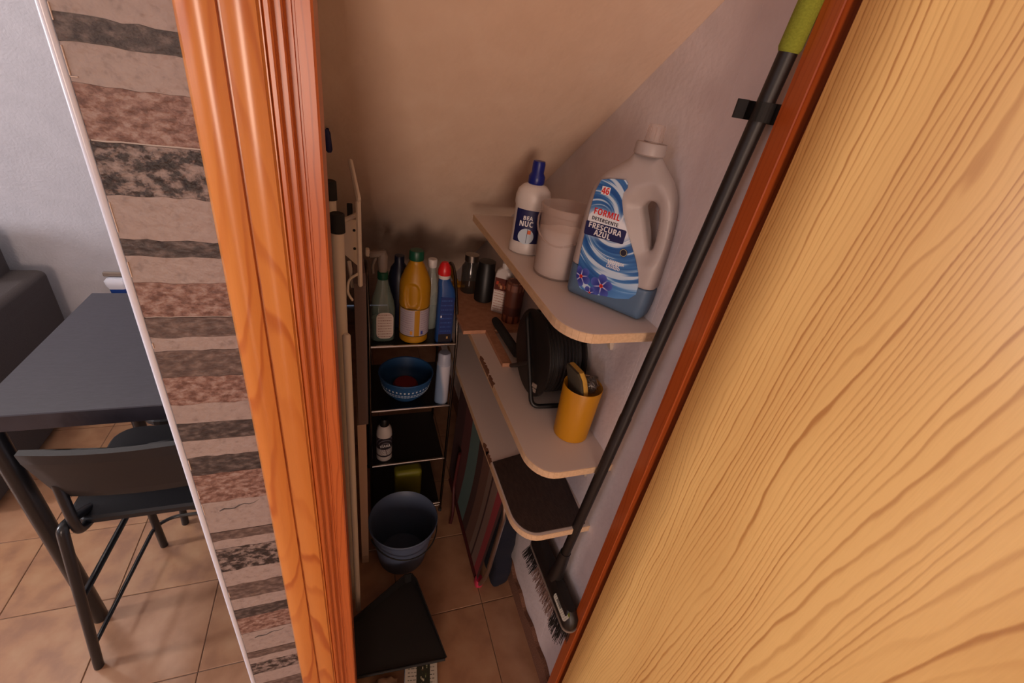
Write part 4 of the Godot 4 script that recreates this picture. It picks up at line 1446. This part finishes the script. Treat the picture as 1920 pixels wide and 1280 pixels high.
	lathe(st, [Vector2(0.0, 0.0), Vector2(0.022, 0.0), Vector2(0.0235, 0.003), Vector2(0.0235, 0.12), Vector2(0.016, 0.165), Vector2(0.0105, 0.185), Vector2(0.0105, 0.202)], 28, Transform3D.IDENTITY, 1.0, false, false)
	part("body", st, M.clear_plastic, b)
	st = S()
	lathe(st, [Vector2(0.0130, 0.198), Vector2(0.0135, 0.200), Vector2(0.0135, 0.220), Vector2(0.012, 0.222), Vector2(0.0, 0.2222)], 24, Transform3D.IDENTITY, 1.0, true, false)
	part("cap", st, M.white_hdpe, b)
	b = thing("dark_bottle", "dark navy bottle half hidden behind the yellow bottle", "bottle", Vector3(0.135, Y, -1.235))
	st = S()
	lathe(st, [Vector2(0.0, 0.0), Vector2(0.030, 0.0), Vector2(0.032, 0.003), Vector2(0.032, 0.15), Vector2(0.024, 0.185), Vector2(0.014, 0.20), Vector2(0.014, 0.222), Vector2(0.0, 0.223)], 28, Transform3D.IDENTITY, 1.0, false, false)
	part("body", st, mat(c8(18, 22, 44), 0.4), b)
	# second tier: bowl with red bottom piece, spray can
	Y = 0.5145
	b = thing("blue_bowl", "blue bowl with white pattern bands on the second rack tier", "bowl", Vector3(0.157, Y, -1.178))
	st = S()
	lathe(st, [Vector2(0.0, 0.004), Vector2(0.036, 0.004), Vector2(0.038, 0.0), Vector2(0.042, 0.0), Vector2(0.046, 0.006), Vector2(0.062, 0.022), Vector2(0.073, 0.042), Vector2(0.080, 0.066), Vector2(0.0835, 0.086), Vector2(0.0855, 0.088), Vector2(0.0850, 0.091), Vector2(0.081, 0.090), Vector2(0.0765, 0.066), Vector2(0.069, 0.042), Vector2(0.057, 0.024), Vector2(0.042, 0.011), Vector2(0.0, 0.009)], 56, Transform3D.IDENTITY, 1.0, false, false)
	part("bowl_wall", st, M.bowl, b)
	st = S()
	for k in 40:
		var a := TAU * k / 40
		var q := Transform3D(Basis(Vector3.UP, -a) * Basis(Vector3(0, 0, 1), -0.24), Vector3(cos(a) * 0.0788, 0.061, sin(a) * 0.0788))
		lathe(st, [Vector2(0.0, -0.0003), Vector2(0.0042, 0.0), Vector2(0.0, 0.0008)], 8, q * Transform3D(ALONG_X, Vector3.ZERO), 0.7, false, false)
	part("dot_pattern", st, M.print_pale, b)
	st = S()
	for y in [[0.0752, 0.048], [0.0722, 0.040]]:
		for k in 48:
			var a := TAU * k / 48
			bx(st, Vector3(cos(a) * y[0], y[1], sin(a) * y[0]), Vector3(0.0012, 0.0016, 0.0075), 0.0003, Basis(Vector3.UP, -a))
	part("line_pattern", st, M.print_pale, b)
	b = thing("red_sponge", "round red scrubber lying in the blue bowl", "scrubber", Vector3(0.157, Y + 0.0095, -1.185))
	st = S()
	lathe(st, [Vector2(0.0, 0.0), Vector2(0.034, 0.0), Vector2(0.040, 0.012), Vector2(0.040, 0.026), Vector2(0.034, 0.034), Vector2(0.0, 0.036)], 32, Transform3D.IDENTITY, 1.0, false, false)
	part("pad", st, M.bowl_red, b)
	b = thing("aerosol_can", "pale blue and white aerosol can beside the blue bowl on the rack", "aerosol can", Vector3(0.2645, Y, -1.128))
	st = S()
	lathe(st, [Vector2(0.0, 0.0), Vector2(0.0205, 0.0), Vector2(0.0215, 0.002), Vector2(0.0215, 0.148)], 32, Transform3D(Basis(Vector3.UP, -0.5), Vector3.ZERO), 1.0, false, false)
	var ai := Image.create(256, 256, false, Image.FORMAT_RGB8)
	for j in 256:
		for i in 256:
			var q := sin(i * 0.049 + 0.8 * sin(j * 0.03)) + 0.6 * sin(j * 0.045 + i * 0.02)
			var col := c8(120, 142, 172).lerp(c8(196, 196, 208), smoothstep(-0.6, 0.9, q))
			if j > 205:
				col = c8(120, 170, 214)
			if j > 150 and j < 200 and sin(i * 0.07) > 0.2:
				col = c8(110, 104, 140)
			ai.set_pixel(i, j, col)
	part("can", st, tex_mat(ai, 0.35), b)
	st = S()
	lathe(st, [Vector2(0.0215, 0.148), Vector2(0.0200, 0.155), Vector2(0.0195, 0.158), Vector2(0.0195, 0.184), Vector2(0.016, 0.189), Vector2(0.0, 0.190)], 32, Transform3D.IDENTITY, 1.0, true, false)
	part("cap", st, mat(c8(160, 166, 184), 0.4), b)
	# third tier
	Y = 0.2775
	b = thing("descaler_bottle", "small white bottle with a black cap and dark label on the third rack tier", "bottle", Vector3(0.088, Y, -1.142), Basis(Vector3.UP, 0.08))
	st = S()
	lathe(st, [Vector2(0.0, 0.0), Vector2(0.0235, 0.0), Vector2(0.0255, 0.003), Vector2(0.0255, 0.104), Vector2(0.0245, 0.118), Vector2(0.0225, 0.132), Vector2(0.0165, 0.142), Vector2(0.0135, 0.146)], 32, Transform3D.IDENTITY, 1.0, false, true)
	part("body", st, M.white_hdpe, b)
	st = S()
	lathe(st, [Vector2(0.0150, 0.145), Vector2(0.0155, 0.147), Vector2(0.0145, 0.168), Vector2(0.012, 0.172), Vector2(0.0, 0.1725)], 24, Transform3D.IDENTITY, 1.0, true, false)
	part("cap", st, M.black, b)
	rr = []
	for i in 2:
		var ring := PackedVector3Array()
		for j in 17:
			var a := PI / 2 + (j - 8) / 8.0 * 1.45
			ring.append(Vector3(cos(a) * 0.0258, 0.022 + 0.082 * i, sin(a) * 0.0258))
		ring.reverse()
		rr.append(ring)
	st = S()
	rings(st, rr, [], false, false, false)
	var vi := Image.create(256, 192, false, Image.FORMAT_RGB8)
	for j in 192:
		for i in 256:
			var d := Vector2(i - 128, j - 110).length()
			var col := c8(44, 40, 48)
			if sin(d * 0.22) > 0.55 and j < 70:
				col = c8(120, 116, 124)
			if j > 112:
				col = c8(196, 190, 190)
				if absf(i - 128 - (j - 112) * 0.3) < 5 or sin(d * 0.3) > 0.8:
					col = c8(120, 108, 108)
			if j > 176:
				col = c8(44, 40, 48)
			vi.set_pixel(i, j, col)
	var lb := part("label", st, tex_mat(vi, 0.4), b)
	letters("lettering", "VIAKA", 0.0105, 0.0006, M.print_white, lb, Vector3(-0.001, 0.072, 0.0256), Basis.IDENTITY, true, 0.8)
	# bottom tier
	b = thing("scourer_pack", "yellowish green plastic pack of scourers on the bottom rack tier", "pack", Vector3(0.168, 0.0445, -1.165))
	st = S()
	soft(st, Vector3(0.006, 0.070, 0), Vector3(0.098, 0.140, 0.05), 0.014)
	part("wrapper", st, M.bag_green, b)

# ---------------------------------------------------------------- ironing board standing on end, hook
func board_and_poles() -> void:
	var o := thing("ironing_board", "folded ironing board standing on end by the door frame, white legs with black caps up", "ironing board", Vector3(0.0, 0, -0.85))
	var st := S()
	var up := PackedVector2Array([Vector2(-0.008, 0.205 + 0.850), Vector2(-0.020, 0.85), Vector2(-0.040, 0.655), Vector2(-0.235, 0.655), Vector2(-0.235, 1.00), Vector2(-0.20, 1.045), Vector2(-0.03, 1.068)])
	prism(st, up, 0.0065, 0.0295, Transform3D(TO_ZY, Vector3.ZERO))
	part("cover", st, M.cover, o, "grey brown fabric cover")
	st = S()
	var lo := PackedVector2Array([Vector2(-0.040, 0.6545), Vector2(-0.058, 0.35), Vector2(-0.078, 0.06), Vector2(-0.092, 0.0), Vector2(-0.18, 0.0), Vector2(-0.215, 0.2), Vector2(-0.235, 0.6545)])
	prism(st, lo, 0.0035, 0.0245, Transform3D(TO_ZY, Vector3.ZERO))
	part("lower_cover", st, M.foam, o, "pale lower end of the cover")
	var legs := [[Vector3(-0.0278, 1.238, -0.010), Vector3(-0.034, 0.0, -0.045), 0.0095, true], [Vector3(-0.0175, 1.200, 0.052), Vector3(-0.0255, 0.0, 0.012), 0.0108, true], [Vector3(-0.0105, 1.000, 0.094), Vector3(-0.0130, 0.0, 0.056), 0.0076, false]]
	for l in legs:
		st = S()
		var top: Vector3 = l[0]
		var dir: Vector3 = (l[1] - top).normalized()
		tube(st, [top, l[1]] if l[3] else [top, top + dir * 0.004, l[1]], [l[2], l[2]] if l[3] else [l[2] * 0.6, l[2], l[2]], 18)
		var lg := part("leg", st, M.cream_paint, o)
		if l[3]:
			st = S()
			var r: float = l[2] + 0.0016
			tube(st, [top - dir * 0.012, top - dir * 0.0105, top + dir * 0.019, top + dir * 0.021], [r * 0.8, r, r * 1.04, r * 1.04], 18)
			part("end_cap", st, M.rubber, lg, "black rubber end cap")
	# iron rest
	st = S()
	bx(st, Vector3(0.0185, 1.135, -0.006), Vector3(0.009, 0.170, 0.012), 0.003)
	bx(st, Vector3(0.0140, 1.246, -0.042), Vector3(0.008, 0.012, 0.098), 0.003, Basis(Vector3(1, 0, 0), 0.58) * Basis(Vector3(0, 1, 0), 0.12))
	bx(st, Vector3(0.004, 1.180, -0.030), Vector3(0.030, 0.008, 0.010), 0.002, Basis(Vector3(0, 0, 1), 0.5))
	prism(st, PackedVector2Array([Vector2(-0.012, 1.105), Vector2(0.016, 1.078), Vector2(0.016, 1.172), Vector2(-0.012, 1.172)]), -0.046, -0.042)
	bx(st, Vector3(0.002, 1.06, -0.040), Vector3(0.008, 0.06, 0.006), 0.002, Basis(Vector3(0, 0, 1), 0.1))
	var pl := part("iron_rest", st, M.cream_paint, o)
	for y in [1.115, 1.152]:
		st = S()
		lathe(st, [Vector2(0.0028, 0), Vector2(0.0028, 0.0006)], 14, Transform3D(Basis(Vector3.RIGHT, PI / 2), Vector3(0.0105, y, -0.0420)))
		part("hole", st, M.rubber, pl)
	st = S()
	bx(st, Vector3(0.004, 1.190, -0.044), Vector3(0.010, 0.026, 0.003), 0.001)
	part("slot", st, M.rubber, pl)
	st = S()
	tube(st, fillet([Vector3(0.015, 1.078, -0.004), Vector3(-0.003, 1.066, -0.004), Vector3(-0.006, 1.036, -0.004), Vector3(0.003, 1.020, -0.004)], 0.02, 6), 0.0026, 8)
	part("wire_hook", st, M.cream_paint, o)
	# hook on the slope
	var h := thing("wall_hook", "small dark blue hook on the sloping ceiling next to the door frame", "hook", Vector3(-0.0300, 1.296, -0.970))
	st = S()
	loft(st, [[rrect(0.007, 0.006, 0.002), -0.020], [rrect(0.0125, 0.010, 0.004), -0.015], [rrect(0.0125, 0.010, 0.004), 0.014], [rrect(0.008, 0.007, 0.003), 0.020]], true, Transform3D(Basis(Vector3(0, 0, 1), 0.08), Vector3.ZERO))
	part("plate", st, M.deep_navy, h)
	st = S()
	tube(st, fillet([Vector3(0.0, 0.010, -0.002), Vector3(0.0, 0.022, -0.012), Vector3(0, 0.022, -0.016)], 0.006), 0.003, 8)
	tube(st, fillet([Vector3(-0.002, -0.016, 0.0), Vector3(-0.012, -0.014, 0.004), Vector3(-0.014, -0.004, 0.006)], 0.006), 0.0024, 8)
	part("prong", st, M.deep_navy, h)

# ---------------------------------------------------------------- floor of the closet
func floor_things() -> void:
	var o := thing("bucket", "grey blue plastic bucket with a wire handle on the closet floor", "bucket", Vector3(0.134, 0, -0.950))
	var st := S()
	lathe(st, [Vector2(0.0, 0.004), Vector2(0.068, 0.004), Vector2(0.070, 0.0), Vector2(0.075, 0.0), Vector2(0.077, 0.004), Vector2(0.1015, 0.168), Vector2(0.1045, 0.170), Vector2(0.1085, 0.180), Vector2(0.1095, 0.186), Vector2(0.1075, 0.188), Vector2(0.1040, 0.184), Vector2(0.0985, 0.165), Vector2(0.0735, 0.008), Vector2(0.0, 0.0075)], 64, Transform3D.IDENTITY, 1.0, false, false)
	part("bucket_wall", st, M.bucket, o)
	st = S()
	var hp := []
	for i in 25:
		var a := PI * i / 24.0
		hp.append(Vector3(0.108 * cos(a), 0.160 - 0.030 * sin(a), 0.112 * sin(a)).rotated(Vector3.UP, 0.35))
	tube(st, hp, 0.0022, 8)
	part("handle", st, M.rubber, o)
	# dustpan
	o = thing("dustpan", "large black dustpan lying on the floor just inside the closet", "dustpan", Vector3(0.06, 0.034, -0.69))
	var p := [Vector2(0.155, 0.104), Vector2(0.097, -0.104), Vector2(0.085, -0.122), Vector2(0.066, -0.121), Vector2(-0.10, -0.030), Vector2(-0.160, 0.085)]
	st = S()
	var rr := []
	for lvl in 2:
		var ring := PackedVector3Array()
		for q in p:
			var t := clampf((0.104 - q.y) / 0.226, 0, 1)
			ring.append(Vector3(q.x, (0.0 if lvl == 0 else 0.003) + 0.020 * t - 0.004 * (1 - t), q.y))
		rr.append(ring)
	rr[0].reverse()
	rr[1].reverse()
	rings(st, rr, [-1])
	part("tray", st, M.dustpan, o)
	st = S()
	for k in 5:
		if k == 4:
			continue
		var a: Vector2 = p[k]
		var b: Vector2 = p[k + 1]
		var ta := clampf((0.104 - a.y) / 0.226, 0, 1)
		var tb := clampf((0.104 - b.y) / 0.226, 0, 1)
		var nn := Vector2(-(b - a).y, (b - a).x).normalized() * 0.003
		var r2 := []
		for lvl in 2:
			var ya := 0.020 * ta - 0.004 * (1 - ta) + (0.0 if lvl == 0 else 0.006 + 0.040 * ta)
			var yb := 0.020 * tb - 0.004 * (1 - tb) + (0.0 if lvl == 0 else 0.006 + 0.040 * tb)
			r2.append(PackedVector3Array([Vector3(a.x, ya, a.y), Vector3(b.x, yb, b.y), Vector3(b.x + nn.x, yb, b.y + nn.y), Vector3(a.x + nn.x, ya, a.y + nn.y)]))
		rings(st, r2, [-1])
	part("raised_edge", st, M.dustpan, o)
	st = S()
	tube(st, [Vector3(0.152, 0.001, 0.108), Vector3(-0.155, 0.001, 0.089)], 0.004, 8)
	part("lip", st, M.rubber, o)
	# newspaper and bag under the dustpan
	o = thing("magazine_stack", "small stack of printed magazines on the floor under the dustpan", "magazines", Vector3(0.145, 0, -0.575), Basis(Vector3.UP, -0.16))
	var ni := text_image(256, 256, c8(196, 190, 176), c8(60, 60, 54), 66, 16)
	ni.fill_rect(Rect2i(90, 0, 110, 256), c8(40, 44, 32))
	var r := RandomNumberGenerator.new()
	r.seed = 3
	for k in 70:
		ni.fill_rect(Rect2i(r.randi_range(120, 180), r.randi_range(0, 250), r.randi_range(4, 14), r.randi_range(3, 12)), [c8(120, 130, 90), c8(190, 186, 160), c8(60, 70, 40), c8(90, 60, 50)][k % 4])
	for k in 4:
		st = S()
		bx(st, Vector3(0.002 * sin(k * 2.1), 0.0035 + 0.007 * k, 0.001 * k), Vector3(0.085, 0.0065, 0.15), 0.001, Basis(Vector3.UP, 0.03 * sin(k * 1.7)))
		var mg := part("magazine", st, M.print_pale if k < 3 else M.shelf_white, o)
		if k == 3:
			st = S()
			var m := 0.0422
			prism(st, PackedVector2Array([Vector2(-m, -0.074), Vector2(m, -0.074), Vector2(m, 0.074), Vector2(-m, 0.074)]), 0.0280, 0.0283, Transform3D(FLAT, Vector3.ZERO), Rect2(-m, -0.074, 2 * m, 0.148))
			part("cover_print", st, tex_mat(ni, 0.5), mg)
	o = thing("crumpled_bag", "crumpled beige paper bag on the floor beside the magazines", "bag", Vector3(0.045, 0, -0.535))
	var nz := noise(91, 26.0, 3)
	st = S()
	nets(st, func(q: Vector3) -> float: return (Vector3(q.x / 0.046, (q.y - 0.012) / 0.022, q.z / 0.048).length() - 1.0) * 0.02 + nz.get_noise_3dv(q) * 0.007, Vector3(-0.07, -0.0, -0.08), Vector3(0.07, 0.05, 0.08), 0.0045)
	part("paper", st, M.bag, o)
	# folded deck chair under the lowest shelf
	o = thing("deck_chair", "folded deck chair with dark striped fabric leaning under the lowest shelf", "deck chair", Vector3(0.352, 0, -0.93))
	var di := Image.create(256, 8, false, Image.FORMAT_RGB8)
	var bands := [[0.0, c8(66, 30, 32)], [0.18, c8(94, 44, 44)], [0.34, c8(92, 120, 118)], [0.52, c8(70, 40, 36)], [0.62, c8(110, 76, 62)], [0.74, c8(128, 104, 92)], [0.80, c8(60, 34, 34)], [0.82, c8(130, 104, 94)], [0.90, c8(150, 50, 58)], [0.97, c8(80, 50, 50)]]
	for i in 256:
		var cc: Color = bands[0][1]
		for bnd in bands:
			if i / 256.0 >= bnd[0]:
				cc = bnd[1]
		for j in 8:
			di.set_pixel(i, j, cc)
	st = S()
	rr = []
	for i in 9:
		var v := i / 8.0
		var ring := PackedVector3Array()
		for j in 17:
			var u := j / 16.0
			ring.append(Vector3(0.004 - 0.022 * v + 0.008 * sin(PI * v) * sin(PI * u), 0.035 + 0.525 * v, lerpf(-0.33 + 0.11 * v, 0.148 + 0.118 * v, u)))
		rr.append(ring)
	rings(st, rr, [], false, false, false)
	var dm := tex_mat(di, 0.95)
	part("fabric", st, dm, o)
	st = S()
	tube(st, fillet([Vector3(-0.014, 0.585, 0.250), Vector3(-0.012, 0.520, 0.272), Vector3(0.002, 0.40, 0.235), Vector3(0.008, 0.14, 0.200), Vector3(0.012, 0.022, 0.155)], 0.06, 6), 0.0068, 12)
	part("frame_tube", st, M.alu, o)
	st = S()
	tube(st, [Vector3(0.006, 0.012, -0.30), Vector3(0.010, 0.012, 0.12)], 0.010, 12)
	part("base_bar", st, M.dark_red, o)
	st = S()
	loft(st, [[rrect(0.024, 0.030, 0.009), 0.0], [rrect(0.028, 0.034, 0.011), 0.008], [rrect(0.022, 0.026, 0.009), 0.030]], true, Transform3D(Basis.IDENTITY, Vector3(0.012, 0, 0.140)))
	part("foot", st, M.pink, o, "pink plastic foot")
	st = S()
	tube(st, fillet([Vector3(-0.035, 0.004, -0.10), Vector3(-0.02, 0.02, -0.13), Vector3(-0.008, 0.09, -0.20), Vector3(-0.012, 0.30, -0.16)], 0.03, 5), 0.006, 10)
	part("rear_tube", st, M.dark_red, o)
	# dark cloth bag behind it
	o = thing("cloth_bag", "dark navy folded cloth bag standing against the wall under the lowest shelf", "bag", Vector3(0.430, 0, -0.90))
	st = S()
	var nb := noise(92, 9.0, 2)
	nets(st, func(q: Vector3) -> float: return Vector3(maxf(absf(q.x) - 0.012, 0), maxf(absf(q.y - 0.25) - 0.225, 0), maxf(absf(q.z + 0.03 - 0.10 * (0.5 - q.y)) - 0.11, 0)).length() - 0.018 + nb.get_noise_3dv(q) * 0.010, Vector3(-0.045, 0.0, -0.22), Vector3(0.035, 0.53, 0.20), 0.011)
	part("cloth", st, M.navy_cloth, o)

# ---------------------------------------------------------------- broom on its wall clip
func broom() -> void:
	var o := thing("broom", "black broom with a green grip hanging on the white wall by its clip", "broom", Vector3(0.446, 0.32, -0.53))
	var st := S()
	var a := Vector3(0.005, 1.20, 0.078)
	var b := Vector3(0.000, 0.20, 0.004)
	tube(st, [b, b.lerp(a, 0.45), b.lerp(a, 0.452), a], [0.0108, 0.0108, 0.0100, 0.0100], 20)
	part("pole", st, M.broom_black, o)
	st = S()
	var g := b.lerp(a, 0.996)
	tube(st, [g, g + (a - b) * 0.004, g + (a - b) * 0.12], [0.0105, 0.0122, 0.0122], 20)
	part("grip", st, M.green_foam, o, "lime green foam grip")
	# head: a bar along the wall, white rim, socket
	st = S()
	loft(st, [[rrect(0.036, 0.236, 0.017, 5), 0.080], [rrect(0.038, 0.240, 0.018, 5), 0.090], [rrect(0.034, 0.234, 0.016, 5), 0.110], [rrect(0.022, 0.20, 0.011, 5), 0.124]], true, Transform3D(Basis.IDENTITY, Vector3(-0.001, 0, -0.006)))
	part("head", st, M.broom_black, o)
	st = S()
	loft(st, [[rrect(0.040, 0.242, 0.019, 5), 0.076], [rrect(0.040, 0.242, 0.019, 5), 0.082]], false, Transform3D(Basis.IDENTITY, Vector3(-0.001, 0, -0.006)))
	part("rim", st, M.grey_plastic, o, "pale rim")
	st = S()
	tube(st, [Vector3(-0.001, 0.112, 0.0), Vector3(-0.001, 0.150, 0.002), Vector3(0.0, 0.215, 0.005)], [0.020, 0.0155, 0.0125], 20)
	part("socket", st, M.broom_black, o)
	rng.seed = 21
	var tufts := [S(), S()]
	for i in 34:
		for j in 4:
			var z := -0.110 + 0.214 * i / 33.0
			var x := -0.026 + 0.0093 * j
			var end := absf(z) > 0.058
			for k in 5:
				var q := Vector3(x + 0.011 + rng.randf_range(-0.002, 0.002), 0.078, z - 0.006 + rng.randf_range(-0.003, 0.003))
				var e := q + Vector3((x + 0.012) * 0.35 - 0.004 + rng.randf_range(-0.004, 0.004), -0.054 + rng.randf_range(-0.005, 0.003) - (0.008 if end else 0.0), minf(z, 0.03) * 0.14 + rng.randf_range(-0.006, 0.005))
				tube(tufts[0 if end else 1], [q, e], [0.0009, 0.0007], 4)
	var tb := part("bristles", tufts[0], M.bristle_black, o, "black end bristles")
	tb.set_meta("kind", "stuff")
	tb = part("bristles", tufts[1], M.bristle_tan, o, "brownish middle bristles")
	tb.set_meta("kind", "stuff")
	# sticker on the head
	var si := text_image(96, 192, c8(206, 204, 190), c8(70, 70, 60), 55, 12)
	si.fill_rect(Rect2i(0, 0, 22, 192), c8(110, 120, 40))
	for k in 14:
		si.fill_rect(Rect2i(36, 40 + k * 5, 40, 2 + k % 3), c8(40, 40, 40))
	st = S()
	prism(st, rrect(0.023, 0.062, 0.006, 3), -0.0003, 0.0004, Transform3D.IDENTITY, Rect2(-0.0115, -0.031, 0.023, 0.062))
	var sk := part("sticker", st, tex_mat(si, 0.4), o, "green and white barcode sticker")
	sk.transform = Transform3D(Basis(Vector3(0.0, 0.28, 1).normalized(), Vector3(0, 0, 1), Vector3.UP).orthonormalized(), Vector3.ZERO)
	var nrm := Vector3(-0.80, 0.58, 0.0).normalized()
	var along := Vector3(0, 0, 1)
	sk.transform = Transform3D(Basis(nrm.cross(along) * -1.0, along * -1.0, nrm), Vector3(-0.0158, 0.1135, 0.070))
	# clip on the wall
	o = thing("wall_clip", "black spring clip on the wall holding the broom handle", "clip", Vector3(0.4779, 1.458, -0.462))
	st = S()
	bx(st, Vector3(-0.0020, 0, -0.004), Vector3(0.004, 0.022, 0.052), 0.001)
	part("base", st, M.rubber, o)
	for s in [-1, 1]:
		st = S()
		var arc := []
		for i in 9:
			var t := i / 8.0
			var ang := lerpf(-1.2, 1.15, t)
			arc.append(Vector2(-0.0265 - 0.0140 * sin(ang), s * 0.0140 * cos(ang)))
		arc.push_front(Vector2(-0.004, s * 0.012))
		arc.append(Vector2(-0.0460, s * 0.0150))
		var poly := PackedVector2Array()
		for q in arc:
			poly.append(q + Vector2(0, s * 0.0006))
		for i in arc.size():
			poly.append(arc[arc.size() - 1 - i] + Vector2(0, s * 0.0026))
		prism(st, poly, -0.010, 0.010, Transform3D(Basis(Vector3(1, 0, 0), Vector3(0, 0, 1), Vector3(0, 1, 0)), Vector3(0.0, 0, -0.0)))
		part("jaw", st, M.rubber, o)
